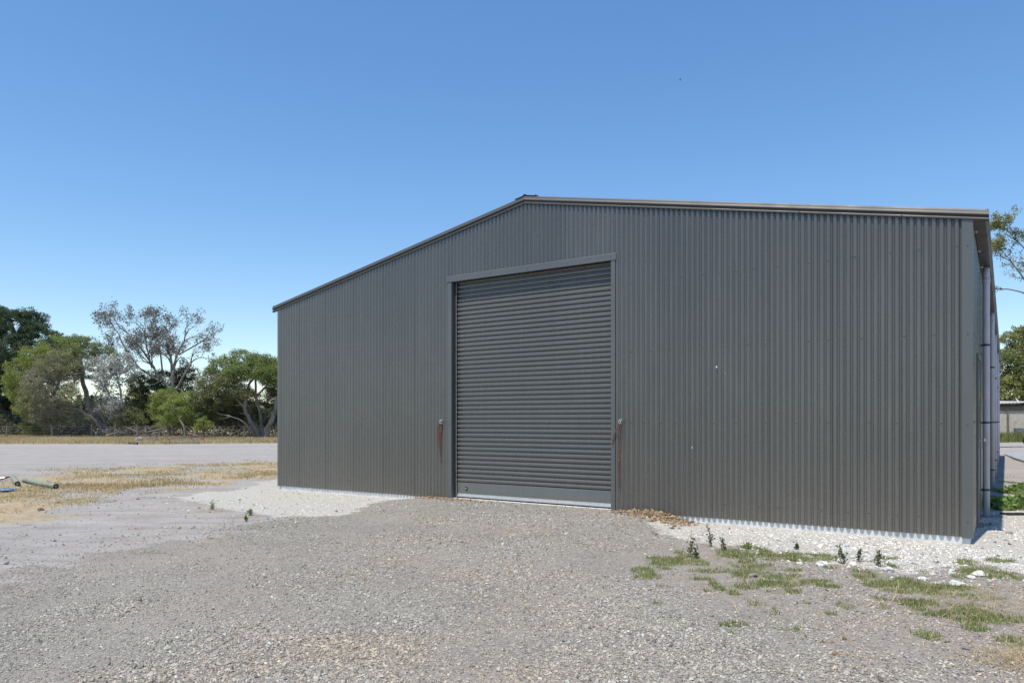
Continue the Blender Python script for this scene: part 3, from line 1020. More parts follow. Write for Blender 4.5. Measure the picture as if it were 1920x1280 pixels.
def lobe_points(lobes, Y, per, crad, fill=.55, dens=1.0):
    """lobes: (px, py, rx_px, ry_px, dY, colour index) ; returns leaf centres, cluster tone, lobe index"""
    Cs = []; tone = []; li = []
    for k, (px, py, rx, ry, dY, ci) in enumerate(lobes):
        yy = Y + dY
        c = np.array(at(px, py, yy)); R = np.array([rx, (rx + ry) / 2, ry]) * yy / F
        area = (R[0] * R[2] + R[0] * R[1] + R[1] * R[2])
        ncl = max(8, int(area * dens * 2.2 / (crad * crad)))
        d = unit(ncl)
        rad = rng.uniform(fill, 1.0, (ncl, 1)) ** .6
        lump = 1 + .18 * np.sin(d[:, :1] * 5 + k) * np.cos(d[:, 2:] * 6 + k * 2)
        cc = c + d * R * rad * lump
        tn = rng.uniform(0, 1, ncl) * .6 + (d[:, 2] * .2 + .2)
        off = unit(ncl * per) * (rng.uniform(0, 1, (ncl * per, 1)) ** .5) * crad * np.array([1, 1, .65])
        P = np.repeat(cc, per, 0) + off
        Cs.append(P); tone.append(np.repeat(tn, per)); li.append(np.full(len(P), ci))
    return np.concatenate(Cs), np.concatenate(tone), np.concatenate(li)


def limb(m, pts, r0, r1, n=7, wob=.12):
    """smooth wobbly limb through control points"""
    P = [Vector(p) for p in pts]; out = []
    for i in range(len(P) - 1):
        a = P[max(i - 1, 0)]; b = P[i]; c = P[i + 1]; d = P[min(i + 2, len(P) - 1)]
        for t in (0, .33, .66):
            q = .5 * ((2 * b) + (c - a) * t + (2 * a - 5 * b + 4 * c - d) * t * t + (3 * b - a - 3 * c + d) * t ** 3)
            out.append(q + Vector((random.uniform(-wob, wob), random.uniform(-wob, wob), random.uniform(-wob, wob))) * (0 if not out else 1) * r0 * 2)
    out.append(P[-1])
    k = len(out)
    m.tube(out, [r0 + (r1 - r0) * (i / (k - 1)) ** .8 for i in range(k)], n, jit=.12)
    return out


def make_tree(name, label, Y, base, trunks, lobes, cols, bark, leaf=(.09, .16), per=26, crad=.38, dens=1.0, fill=.5, aspect=.4, twigs=True, cat='tree', group='trees and bushes beyond the paddock fence', updir=None):
    """trunks: list of (pixel polyline with optional depth offset, r0, r1)"""
    bx, by = (base[0] - 960) / F * Y, Y
    root = empty(name, (bx, by, float(gz(bx, by))))
    tag(root, label, cat, group)
    m = MB(); nodes = []
    gzb = float(gz(bx, by))
    for poly, r0, r1 in trunks:
        pts = []
        for i, p in enumerate(poly):
            q = Vector(at(p[0], p[1], Y + (p[2] if len(p) > 2 else 0)))
            if i == 0 and p[1] > 800: q.z = gzb - .15
            pts.append(q)
        o = limb(m, pts, r0, r1, 8)
        nodes += o[len(o) // 3:]
    for (px, py, rx, ry, dY, ci) in lobes:
        c = Vector(at(px, py, Y + dY)); sc = Y / F
        nd = min(nodes, key=lambda q: (q - c).length + (3 if q.z > c.z else 0)) if nodes else Vector((bx, by, gzb))
        mid = nd.lerp(c, .5) + Vector((random.uniform(-.2, .2), random.uniform(-.3, .3), -.15))
        limb(m, [nd, mid, c], .07 + .0015 * rx, .025, 5)
        if twigs:
            for k in range(9):
                d = Vector(unit(1)[0]); d.z = abs(d.z) * .8
                e = c + Vector((d.x * rx * sc * .85, d.y * rx * sc * .7, d.z * ry * sc * .85))
                limb(m, [c.lerp(nd, random.uniform(0, .4)), c.lerp(e, .5) + Vector((0, 0, .1)), e], .03, .008, 4, .3)
    inv = Vector((bx, by, gzb))
    m.v = [tuple(Vector(v) - inv) for v in m.v]
    m.build('trunk', bark, root, smooth=True)
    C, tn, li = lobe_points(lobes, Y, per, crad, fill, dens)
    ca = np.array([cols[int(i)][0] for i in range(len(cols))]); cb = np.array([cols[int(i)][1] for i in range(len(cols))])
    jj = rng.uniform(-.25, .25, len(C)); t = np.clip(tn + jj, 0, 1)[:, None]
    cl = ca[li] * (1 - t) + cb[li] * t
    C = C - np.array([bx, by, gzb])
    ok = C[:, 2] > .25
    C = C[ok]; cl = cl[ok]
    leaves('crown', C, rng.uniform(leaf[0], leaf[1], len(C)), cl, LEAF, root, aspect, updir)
    return root


BRIGHT = ((.16, .20, .05), (.35, .41, .11))
OLIVE = ((.13, .15, .06), (.26, .28, .12))
GREYG = ((.2, .2, .13), (.38, .37, .27))
DARKG = ((.035, .06, .03), (.10, .15, .075))
SILV = ((.26, .28, .25), (.58, .6, .57))
PINE = ((.03, .055, .03), (.10, .155, .08))
MIDG = ((.12, .17, .05), (.26, .32, .10))

# dark pine far left
make_tree('pine_tree', 'tall dark green pine at the far left behind the fence', 70, (48, 812),
          [([(58, 814), (50, 760), (40, 700), (30, 640), (20, 600)], .55, .15), ([(30, 814, 1), (10, 770, 1), (-20, 720, 1), (-50, 660, 1)], .4, .12),
           ([(85, 814, 2), (70, 780, 2), (55, 740, 1)], .42, .2), ([(50, 760), (5, 745, -1), (-40, 740, -1)], .2, .07), ([(55, 770), (100, 740, -1), (120, 690, -1)], .2, .07), ([(52, 780), (0, 770, -2), (-30, 780, -2)], .12, .04)],
          [(20, 610, 48, 34, 0, 0), (70, 640, 40, 36, 0, 0), (-30, 640, 50, 50, 0, 0), (115, 650, 30, 20, 0, 0), (150, 641, 17, 13, 0, 0), (60, 600, 28, 18, 1, 0), (-20, 590, 40, 22, 1, 0),
           (10, 670, 45, 40, -2, 0), (50, 700, 40, 28, -2, 0), (-40, 700, 50, 40, 0, 0), (0, 735, 40, 26, -1, 0), (90, 690, 40, 30, 2, 0), (-80, 650, 50, 60, 0, 0), (125, 675, 30, 26, 3, 0), (60, 745, 40, 25, 3, 0), (15, 765, 30, 20, 3, 0), (75, 770, 30, 20, 3, 0), (20, 700, 36, 36, 1, 0)],
          [PINE], BARK_DARK, leaf=(.1, .2), per=34, crad=.42, dens=1.35, fill=.45, aspect=.22, updir=((0, 0, 1), .3))

# leaning bright tree
make_tree('leaning_tree', 'bright green bushy tree leaning left over the fence on a slanting grey trunk', 62, (222, 822),
          [([(228, 825), (195, 800), (170, 770), (160, 735), (152, 690), (150, 665)], .36, .1), ([(205, 812), (180, 790, -.5), (150, 770, -1), (120, 760, -1.5), (90, 750, -2)], .2, .05),
           ([(165, 770), (130, 772, -1), (100, 765, -1), (75, 770, -1)], .12, .04), ([(175, 828, 1), (165, 800, 1), (140, 770, 0), (110, 730, 0)], .24, .07), ([(198, 790), (178, 770, 0), (188, 758, -1)], .14, .08)],
          [(35, 700, 22, 30, 0, 0), (45, 745, 20, 22, 0, 0), (70, 675, 34, 26, 0, 0), (110, 655, 40, 24, 0, 0), (150, 650, 38, 20, 0, 3), (190, 660, 22, 14, 1, 3),
           (75, 715, 32, 30, -2, 1), (100, 745, 34, 22, -2, 1), (120, 700, 36, 28, -1, 1), (160, 690, 30, 26, 0, 1), (60, 755, 28, 24, -1, 2), (85, 780, 36, 18, -1, 1), (135, 740, 16, 20, -3, 2),
           (62, 795, 20, 16, 0, 3), (30, 725, 18, 32, 1, 0), (110, 678, 42, 26, -2, 2), (55, 770, 26, 18, 0, 0), (100, 765, 40, 20, 1.5, 1)],
          [BRIGHT, GREYG, ((.17, .19, .09), (.34, .35, .18)), MIDG], BARK_GREY, leaf=(.045, .1), per=46, crad=.36, dens=1.15, fill=.55, aspect=.3, updir=((0, 0, 1), .35))

# silver-leaved young gum
make_tree('silver_gum', 'young gum with silvery white leaves between the leaning tree and the tall bare gum', 61.5, (236, 820),
          [([(240, 824), (232, 780), (225, 730), (215, 690)], .16, .05), ([(232, 780), (205, 740), (190, 700)], .09, .03)],
          [(195, 680, 24, 20, 0, 0), (215, 700, 26, 26, 0, 0), (200, 735, 22, 24, 0, 0), (225, 672, 26, 16, 0, 0), (185, 765, 12, 16, 0, 0), (215, 770, 12, 22, 0, 0), (245, 690, 18, 20, 0, 0), (178, 660, 14, 12, 1, 0), (188, 715, 16, 20, -1, 0), (205, 690, 18, 18, -1, 0), (210, 755, 18, 18, -1, 0)],
          [SILV], BARK_PALE, leaf=(.07, .13), per=18, crad=.4, dens=.7, fill=.2, aspect=.55)


def grow(m, ends, p, d, L, r, depth, maxd, up=.15, spread=.7):
    steps = 3; pts = [p.copy()]; q = p.copy(); dd = d.copy()
    for i in range(steps):
        dd = (dd + Vector((random.gauss(0, .16), random.gauss(0, .16), random.gauss(0, .12) + up * .25))).normalized()
        q = q + dd * L / steps; pts.append(q.copy())
    r1 = r * .62
    m.tube(pts, [r + (r1 - r) * i / steps for i in range(steps + 1)], 6 if r > .05 else 4, cap=False, jit=.1)
    if depth >= 2:
        ends += [(pts[-1].copy(), depth), (pts[2].copy(), depth)]
    if depth == maxd: return
    nb = 3 if depth < 2 else random.choice((2, 2, 3))
    for k in range(nb):
        ax = Vector(unit(1)[0]); ax = (ax - dd * ax.dot(dd)).normalized()
        nd = (dd + ax * random.uniform(.4, 1) * spread + Vector((0, 0, up))).normalized()
        grow(m, ends, pts[-1] if k < 2 else pts[2], nd, L * random.uniform(.62, .85), r1 * random.uniform(.6, .9), depth + 1, maxd, up, spread)


def gum_tree(name, label, Y, base, starts, cols, bark, maxd=5, per=10, crad=.3, leaf=(.05, .11), group='trees and bushes beyond the paddock fence', up=.12, spread=.75, extra=None):
    bx, by = (base[0] - 960) / F * Y, Y
    g0 = float(gz(bx, by)); root = empty(name, (bx, by, g0)); tag(root, label, 'tree', group)
    m = MB(); ends = []
    for poly, r0, r1, L, depth in starts:
        pts = [Vector(at(p[0], p[1], Y + (p[2] if len(p) > 2 else 0))) for p in poly]
        if poly[0][1] > 800: pts[0].z = g0 - .15
        limb(m, pts, r0, r1, 8)
        d = (pts[-1] - pts[-2]).normalized()
        for k in range(3):
            nd = (d + Vector(unit(1)[0]) * .5).normalized()
            grow(m, ends, pts[-1], nd, L, r1 * .8, depth, maxd, up, spread)
    inv = Vector((bx, by, g0)); m.v = [tuple(Vector(v) - inv) for v in m.v]
    m.build('trunk', bark, root, smooth=True)
    E = np.array([tuple(e[0] - inv) for e in ends])
    n = len(E); C = np.repeat(E, per, 0) + unit(n * per) * rng.uniform(0, 1, (n * per, 1)) ** .5 * crad
    t = np.clip(np.repeat(rng.uniform(0, 1, n), per) + rng.uniform(-.3, .3, n * per), 0, 1)[:, None]
    ci = rng.integers(0, len(cols), n * per)
    ca = np.array([c[0] for c in cols]); cb = np.array([c[1] for c in cols])
    ok = C[:, 2] > .3
    leaves('crown', C[ok], rng.uniform(leaf[0], leaf[1], len(C))[ok], (ca[ci] * (1 - t) + cb[ci] * t)[ok], LEAF, root, .5)
    return root


random.seed(21)
THIN = (((.09, .10, .07), (.24, .25, .2)), ((.14, .12, .10), (.32, .29, .26)), ((.22, .22, .2), (.42, .42, .4)))
gum_tree('bare_gum', 'tall thin gum with sparse grey leaves and bare branches standing above the bushes', 66, (322, 818),
         [([(322, 822), (322, 760), (324, 710), (326, 695)], .24, .12, 1.2, 1), ([(323, 735), (300, 705), (285, 685)], .14, .08, 1.2, 1), ([(323, 745), (345, 705, -1), (358, 680, -1)], .12, .07, 1.0, 2),
          ([(322, 720), (322, 680, 1), (318, 665, 1)], .13, .08, 1.3, 1), ([(300, 715), (262, 690), (235, 672)], .10, .06, 1.1, 2), ([(322, 700), (332, 665), (345, 640)], .11, .07, 1.15, 2), ([(290, 690), (262, 650), (240, 625)], .09, .06, 1.2, 2),
          ([(262, 690), (235, 655), (222, 625)], .08, .05, 1.0, 2), ([(285, 690), (275, 650), (272, 625)], .08, .05, 1.1, 2), ([(305, 700), (300, 655), (298, 630)], .09, .05, 1.1, 2), ([(335, 665), (362, 650), (378, 640)], .08, .05, 1.0, 3)],
         THIN, BARK_GREY, maxd=5, per=6, crad=.34, leaf=(.05, .11), up=.04, spread=.95)

make_tree('shady_tree', 'dark olive tree in the middle of the row below the bare gum', 67, (290, 818),
          [([(292, 822), (280, 780), (268, 740), (262, 710)], .25, .08), ([(290, 810), (310, 770), (330, 740)], .2, .07), ([(262, 824, 1), (300, 800), (330, 780)], .1, .04)],
          [(262, 718, 26, 24, 0, 0), (285, 745, 34, 30, 0, 0), (310, 715, 34, 24, 1, 0), (255, 750, 22, 24, 0, 0), (340, 735, 26, 34, 1, 0), (275, 790, 26, 16, 1, 0), (300, 770, 26, 22, 0, 0), (350, 700, 20, 16, 1, 0), (250, 780, 22, 22, -1, 0)],
          [((.07, .085, .04), (.17, .19, .09))], BARK_DARK, leaf=(.05, .11), per=34, crad=.36, dens=1.6, fill=.4, aspect=.35)

make_tree('round_bush', 'small rounded olive bush between the silver gum and the bright bush', 61.5, (248, 820),
          [([(250, 822), (248, 800), (246, 780)], .08, .04)], [(240, 780, 22, 20, 0, 0), (258, 790, 18, 16, 0, 0), (228, 795, 14, 12, 0, 0)],
          [OLIVE], BARK_DARK, leaf=(.045, .09), per=34, crad=.3, dens=1.1, aspect=.3, cat='bush')

make_tree('bright_bush', 'bright green wide bush in front of the dark tree with a broken grey stump', 60, (330, 820),
          [([(318, 824), (315, 790), (310, 760)], .2, .08), ([(345, 824), (345, 800), (350, 770)], .16, .06), ([(347, 822, -2), (345, 800, -2), (336, 785, -2), (342, 780, -2)], .1, .05)],
          [(315, 748, 26, 20, 0, 0), (296, 768, 18, 18, 0, 0), (330, 765, 28, 24, -1, 0), (350, 755, 26, 22, 0, 0), (365, 775, 24, 26, 0, 1), (310, 790, 20, 14, -1, 0), (345, 790, 24, 16, 0, 1), (375, 750, 18, 20, 1, 0), (300, 745, 16, 12, 0, 0)],
          [BRIGHT, MIDG], BARK_GREY, leaf=(.04, .09), per=46, crad=.34, dens=1.2, fill=.5, aspect=.3, cat='bush', updir=((0, 0, 1), .35))

make_tree('spreading_tree', 'wide spreading green tree on several forked trunks beside the left end of the shed', 60, (492, 822),
          [([(490, 826), (470, 790), (458, 765), (462, 740), (470, 715)], .22, .09), ([(497, 826), (508, 790), (515, 765), (522, 730)], .26, .1), ([(492, 824), (488, 780, 1), (480, 740, 1), (478, 700, 1)], .18, .08),
           ([(460, 765), (442, 745), (440, 725), (448, 712)], .1, .05), ([(480, 745, 1), (505, 715, 1), (515, 690, 0)], .1, .05), ([(522, 740), (540, 700), (560, 680)], .14, .06), ([(486, 815), (455, 790, -1), (430, 780, -1)], .09, .03)],
          [(470, 694, 30, 18, -1, 0), (445, 700, 26, 18, -1, 0), (500, 702, 28, 18, -1, 0), (525, 700, 26, 22, -1, 0), (425, 735, 26, 22, 0, 1), (470, 775, 20, 18, 2, 2), (455, 672, 30, 18, 0, 0), (420, 690, 30, 20, 0, 0), (485, 678, 26, 16, 0, 0), (510, 686, 24, 16, 0, 0), (395, 712, 24, 22, 0, 1), (430, 712, 28, 18, -1, 1), (380, 740, 18, 26, 0, 1), (405, 745, 26, 26, 0, 1),
           (540, 690, 30, 22, 0, 0), (570, 710, 30, 26, 0, 0), (400, 780, 24, 20, 1, 2), (430, 755, 24, 22, 1, 2), (500, 708, 20, 12, -1, 1), (440, 790, 22, 14, 2, 2), (505, 750, 18, 22, 3, 2), (530, 760, 20, 26, 2, 2), (455, 735, 18, 14, -1, 1), (385, 765, 20, 20, 0, 2), (500, 785, 20, 16, 3, 2), (520, 725, 22, 20, 2, 2), (465, 745, 22, 18, 3, 2), (440, 770, 22, 18, 2, 2)],
          [MIDG, ((.15, .17, .08), (.28, .3, .15)), ((.075, .09, .045), (.18, .2, .1))], BARK_GREY, leaf=(.05, .11), per=44, crad=.38, dens=1.7, fill=.5, aspect=.3, updir=((0, 0, 1), .35))

make_tree('small_bush', 'smallest bright green bush below the spreading tree, close behind the fence', 57.5, (382, 820),
          [([(384, 822), (382, 808)], .05, .03)], [(382, 793, 13, 11, 0, 0), (372, 800, 9, 7, 0, 0), (392, 798, 8, 8, 0, 0)],
          [BRIGHT], BARK_DARK, leaf=(.04, .08), per=30, crad=.25, dens=1.3, aspect=.3, cat='bush')

# trees in the far paddock
for (px, top, Y, w, lab, cat) in ((-120, 700, 110, 60, 'far tree in the paddock beyond the pine at the left edge', 'tree'), (30, 770, 170, 26, 'distant low tree seen between the pine trunks', 'tree'),
                                  (240, 768, 150, 34, 'distant tree seen through the gap beside the silver gum', 'tree'), (420, 772, 165, 60, 'distant tree seen behind the spreading tree', 'tree'), (560, 765, 140, 60, 'distant tree hidden partly behind the left end of the shed', 'tree')):
    gy_ = HZ + F * (CAMZ - GZ) / Y
    make_tree('paddock_tree', lab, Y, (px, gy_), [([(px, gy_ + 1), (px, (gy_ + top) / 2)], .3, .12)],
              [(px - w * .4, (gy_ + top * 1) / 2, w * .5, (gy_ - top) * .4, 0, 0), (px + w * .4, (gy_ + top) / 2 + 2, w * .5, (gy_ - top) * .38, 0, 0), (px, top + (gy_ - top) * .35, w * .5, (gy_ - top) * .36, 1, 0)],
              [((.07, .09, .05), (.16, .19, .1))], BARK_DARK, leaf=(.15, .3), per=14, crad=.8, dens=1.2, twigs=False, cat=cat)

# low scrub under and behind the row of trees
n = 60000
X = rng.uniform(-66, -14, n); Y = 68 + rng.normal(0, 1.6, n)
Hh = np.clip(2.3 + 2.4 * fnoise(X, Y * 0, 5, 171) + 1.2 * vnoise(X, Y * 0, 1.3, 172), .15, 4.5)
Z = GZ + rng.uniform(0, 1, n) ** .7 * Hh
t = rng.uniform(0, 1, (n, 1))
sc2 = leaves('scrub', np.stack([X, Y, Z], 1), rng.uniform(.06, .15, n), np.array([.05, .065, .035]) * (1 - t) + np.array([.17, .18, .11]) * t, LEAF, None, .4)
tag(sc2, 'low dark scrub growing thickly below the row of trees past the paddock fence', 'scrub', kind='stuff')

# far-off wood that closes the paddock
n = 60000
X = rng.uniform(-330, 330, n); Y = 235 + rng.normal(0, 7, n)
Hh = 8.5 + 5 * fnoise(X, Y * 0, 26, 71) + 3 * vnoise(X, Y * 0, 6, 72)
Z = np.clip(rng.uniform(0, 1, n) ** .8, 0, 1) * Hh
t = rng.uniform(0, 1, (n, 1))
fw = leaves('far_wood', np.stack([X, Y, Z], 1), rng.uniform(.5, 1.3, n), np.array([.045, .065, .04]) * (1 - t) + np.array([.12, .15, .085]) * t, LEAF, None, .6)
tag(fw, 'far-off dark line of woodland closing the golden paddock behind the trees', 'wood', kind='stuff')

# right hand side
RG = 'trees behind the old shed on the right'
random.seed(5)
gum_tree('tall_gum', 'tall gum with sparse small leaves rising above the right end of the shed roof', 36, (1985, 830),
         [([(1990, 842), (1985, 720), (1975, 640), (1960, 590)], .26, .12, 1.2, 2), ([(1975, 640), (1930, 560), (1905, 545), (1885, 542)], .05, .025, .55, 3), ([(1960, 590), (1925, 530), (1895, 490)], .05, .03, .6, 2),
          ([(1965, 600), (1945, 500), (1905, 450)], .05, .03, .6, 2), ([(1960, 590), (1975, 500), (1990, 450)], .09, .05, 1.0, 2)],
         (((.12, .15, .08), (.3, .33, .18)), ((.2, .2, .06), (.42, .4, .12))), BARK_GREY, maxd=5, per=14, crad=.2, leaf=(.03, .065), group=RG, up=.06)
make_tree('leafy_tree', 'broad yellow-green leafy tree behind the old shed at the right edge', 58, (1925, 820),
          [([(1925, 826), (1920, 760), (1915, 700)], .35, .12), ([(1922, 790), (1950, 730), (1965, 680)], .22, .08)],
          [(1900, 650, 30, 34, 0, 0), (1930, 640, 34, 34, 0, 1), (1890, 690, 28, 34, -1, 1), (1925, 695, 40, 34, -1, 0), (1965, 670, 40, 44, 0, 1), (1900, 728, 40, 24, -2, 0), (1950, 725, 40, 26, -2, 1), (2010, 690, 50, 50, 0, 1), (1870, 715, 26, 30, 1, 1), (1860, 760, 30, 24, 1, 1), (1990, 750, 40, 30, 0, 1)],
          [((.13, .15, .045), (.34, .34, .11)), ((.10, .13, .05), (.24, .28, .1))], BARK_DARK, leaf=(.06, .12), per=30, crad=.38, dens=1.15, fill=.5, aspect=.5, group=RG)

random.seed(9)
for (x_, y_, lab) in ((25, 19, 'nearest unseen leafy tree added right of the shed to darken its side wall'), (31, 30, 'middle unseen leafy tree added right of the shed to darken its side wall'), (38, 41, 'farthest unseen leafy tree added right of the shed to darken its side wall')):
    src = bpy.data.objects['leafy_tree']  # unseen copies added to dim the sky reflected in the side wall
    c_ = src.copy(); col.objects.link(c_); c_.location = (x_, y_, GZ); c_.rotation_euler = (0, 0, random.uniform(0, 6)); c_['label'] = lab
    for ch in src.children:
        d_ = ch.copy(); col.objects.link(d_); d_.parent = c_

# ------------------------------------------------------------------ old shed on the right
so = empty('old_shed', (*gpt(1915, 822)[:1], 50, GZ), 0)
so.location = ((1915 - 960) / F * 50, 50, GZ)
tag(so, 'old whitewashed low shed with a sagging tin roof at the right edge below the trees', 'shed')
M = Mat('blotchy_whitewash', .9, .1)
nz = M.noise(1.6, 7, .7)
M.color(M.mix(M.ramp(nz, [(.55, 0.0), (.66, .8)]), M.ramp(M.noise(6, 5), [(.3, (.52, .47, .4)), (.7, (.66, .61, .54))]), (.22, .19, .15)))  # dark brown noise blotches over the pale coat
M.bump(nz, .4, .03)
OLDW = M.m
m = MB(); m.box((-3.2, 0, -.1), (5, .15, 2.25)); m.box((-3.2, .15, -.1), (-3.05, 5, 2.25)); m.box((4.85, .15, -.1), (5, 5, 2.25)); m.box((-3.05, 4.85, -.1), (4.85, 5, 2.25))
m.build('wall', OLDW, so)
m = MB()
k = 0; V = []
for x in np.arange(-3.5, 5.3, .06):
    sag = .05 * math.sin(x * .9)
    V.append((x, -.14, 2.66 + sag + .02 * math.sin(x * 2 * math.pi / .24))); V.append((x, 5.3, 2.86 + sag + .02 * math.sin(x * 2 * math.pi / .24)))
n = len(V) // 2
V2 = [(x, y, z - .03) for x, y, z in V]
m.add(V + V2, [(2 * i, 2 * i + 2, 2 * i + 3, 2 * i + 1) for i in range(n - 1)] + [(2 * n + 2 * i, 2 * n + 2 * i + 1, 2 * n + 2 * i + 3, 2 * n + 2 * i + 2) for i in range(n - 1)] + [(2 * i, 2 * n + 2 * i, 2 * n + 2 * i + 2, 2 * i + 2) for i in range(n - 1)])
m.build('roof', speckled('old_tin', (.35, .34, .33), (.55, .54, .53), 3, .6, .1, .01, .4, .2), so)
m = MB(); m.box((-3.5, -.07, 2.12), (5.2, -.003, 2.54))  # dark brown band across the wall top below the roof edge
m.build('dark_band', speckled('dark_brown_band', (.055, .048, .04), (.10, .085, .07), 4, .8), so)
m = MB(); m.box((-.52, -.07, .02), (.12, -.002, .92))
wd = m.build('window', speckled('grey_frame_wood', (.12, .11, .1), (.2, .18, .16), 6, .8), so)
m = MB(); m.box((-.45, -.085, .1), (.05, -.0705, .84))
m.build('pane', speckled('blue_glass', (.07, .12, .2), (.16, .24, .34), 3, .12, 0, .001, .8), wd)
for x in (-1.0, 1.05, 3.4):
    m = MB(); m.box((x, -.10, -.1), (x + .09, -.004, 2.11)); m.build('post', POSTW, so)

# weeds along the old shed
X = rng.uniform(31, 42, 16000); Y = 48.8 + rng.normal(0, .55, 16000)
cl = np.array([.15, .21, .06]) * rng.uniform(.6, 1.7, (16000, 1))
cl[rng.uniform(0, 1, 16000) < .25] = (.45, .38, .2)
wb = blades('tall_weeds', X, Y, rng.uniform(.2, .75, 16000), rng.uniform(.02, .05, 16000), cl, BLADE, .6)
tag(wb, 'green and straw coloured weeds growing along the foot of the old shed', 'weeds', kind='stuff')

# tyre of a parked quad bike at the right edge
ty = empty('spare_wheel', ((1924 - 960) / F * 42, 42, GZ)); tag(ty, 'wheel with a black tyre standing by the old shed at the right edge', 'wheel')
def torus(m, c, R, r, n=28, k=10, ax='y'):
    V = []; Fc = []
    for i in range(n):
        a = 2 * math.pi * i / n
        for j in range(k):
            b = 2 * math.pi * j / k
            x = (R + r * math.cos(b)) * math.cos(a); z = (R + r * math.cos(b)) * math.sin(a); y = r * .9 * math.sin(b)
            V.append((c[0] + x, c[1] + y, c[2] + z)); Fc.append((i * k + j, ((i + 1) % n) * k + j, ((i + 1) % n) * k + (j + 1) % k, i * k + (j + 1) % k))
    m.add(V, Fc)
m = MB(); torus(m, (0.1, 0, .3), .21, .09); m.build('tyre', DARKR, ty, smooth=True)
m = MB(); m.tube([(0.1, -.04, .3), (0.1, .04, .3)], .13, 14); m.build('rim', GALV, ty)

# ------------------------------------------------------------------ paddock fence
fx = [-60, -10, 12, 97, 172, 215, 257, 300, 348, 402, 457, 516, 570]
fe = empty('paddock_fence', ((215 - 960) / F * 59.5, 59.5, GZ)); tag(fe, 'post and wire paddock fence running behind the golden grass under the trees', 'fence')
tops = []
for i, px in enumerate(fx):
    Y = 59.5 + random.uniform(-.4, .4); x = (px - 960) / F * Y
    m = MB(); hgt = random.uniform(1.0, 1.2); ln = random.uniform(-.06, .06)
    b = Vector((x, Y, GZ - .3)) - fe.location; t_ = Vector((x + ln, Y, GZ + hgt)) - fe.location
    m.tube([b, (b + t_) / 2, t_], [.062, .058, .055], 8, jit=.08)
    m.build('post', POSTW, fe); tops.append((b, t_))
m = MB()
for hh_ in (.25, .5, .75, .97):
    pts = []
    for i, (b, t_) in enumerate(tops):
        p = b.lerp(t_, (hh_ * 1.0 + .3) / (t_.z - b.z)); p = p + Vector((0, -.065, 0)); pts.append(p)
    m.tube(pts, .003, 4)
m.build('wire', DULL, fe)

# fallen limbs below the trees
def branch_pile(name, label, px0, px1, Y, n, seed, mat, hmax=1.0):
    random.seed(seed)
    cx = ((px0 + px1) / 2 - 960) / F * Y; hw = (px1 - px0) / 2 / F * Y
    root = MB()
    for i in range(n):
        x = random.uniform(-hw, hw); y = random.uniform(-1.2, 1.2); L = random.uniform(.7, 2.4)
        a = random.uniform(0, math.pi * 2); el = random.uniform(0, .55)
        p0 = Vector((x, y, random.uniform(0, hmax * .5))); d = Vector((math.cos(a) * math.cos(el), math.sin(a) * .6, math.sin(el)))
        limb(root, [p0, p0 + d * L * .5 + Vector((0, 0, random.uniform(-.1, .2))), p0 + d * L], random.uniform(.025, .085), .012, 5, .4)
        for k in range(2):
            q = p0 + d * L * random.uniform(.3, .9); e = Vector(unit(1)[0]); e.z = abs(e.z) * .7
            limb(root, [q, q + e * .35, q + e * random.uniform(.4, .8)], .02, .006, 4, .5)
    o = root.build(name, mat); o.location = (cx, Y, GZ)
    tag(o, label, 'branches', 'piles of fallen branches under the trees')
branch_pile('branch_pile', 'bleached fallen branches heaped under the leaning tree', 95, 165, 63, 60, 3, DEADW, 1.6)
branch_pile('branch_pile', 'grey broken limbs at the foot of the slanting trunk', 170, 250, 62, 44, 4, DEADW, .9)
branch_pile('branch_pile', 'tangle of dead limbs left of the bright bush', 250, 305, 61.5, 40, 5, DEADW, 1.2)
branch_pile('branch_pile', 'low line of dark sticks under the spreading tree', 365, 475, 63, 60, 6, BARK_GREY, .35)
branch_pile('branch_pile', 'few dark sticks lying around the pine trunks', -20, 60, 66, 26, 7, BARK_DARK, .8)

# ------------------------------------------------------------------ things on the grass at the left
def log(name, label, p0, p1, r, mats, group=None):
    m = MB(); a = Vector(p0); b = Vector(p1)
    n = 10
    m.mi = 0; m.tube([a.lerp(b, i / n) + Vector((0, 0, .004 * math.sin(i))) for i in range(n + 1)], r, 14, cap=False, jit=.03)
    d = (b - a).normalized()
    m.mi = 1
    m.tube([a + d * .002, a + d * .012], r * .97, 14)
    m.tube([b - d * .012, b - d * .002], r * .97, 14)
    m.mi = 2; m.tube([a - d * .004, a + d * .001], r * .42, 9)
    o = m.build(name, mats)
    for f in o.data.polygons: f.use_smooth = len(f.vertices) == 4
    tag(o, label, 'post', group)
    return o
LG = 'treated posts lying on the dry grass'
ENDW = speckled('dark_end_grain', (.02, .018, .015), (.06, .05, .04), 30, .9)
ENDL = speckled('pale_heart_wood', (.2, .18, .15), (.36, .33, .28), 30, .9)
def gl(px, py, dz): 
    x, y = gpt(px, py); return (x, y, float(gz(x, y)) + dz)
log('fence_post', 'longer green treated post lying in dry grass, dark round end pointing right', gl(105, 917, .055), gl(46, 905, .05), .053, [TREATED, ENDW, ENDL], LG)
log('fence_post', 'shorter green treated post lying end-on at the far left, left of the longer post', gl(33, 912, .055), gl(24, 899, .05), .053, [TREATED, ENDW, ENDL], LG)
log('thin_pole', 'thin dark pole lying on the grass edge below the leaning tree', gl(122, 830, .05), gl(151, 831.5, .05), .045, [BARK_DARK, ENDW, ENDW])
log('thick_pole', 'long dark pole lying on the grass edge left of the collapsed wire panels', gl(222, 831.5, .06), gl(258, 833, .06), .055, [BARK_DARK, ENDW, ENDW])

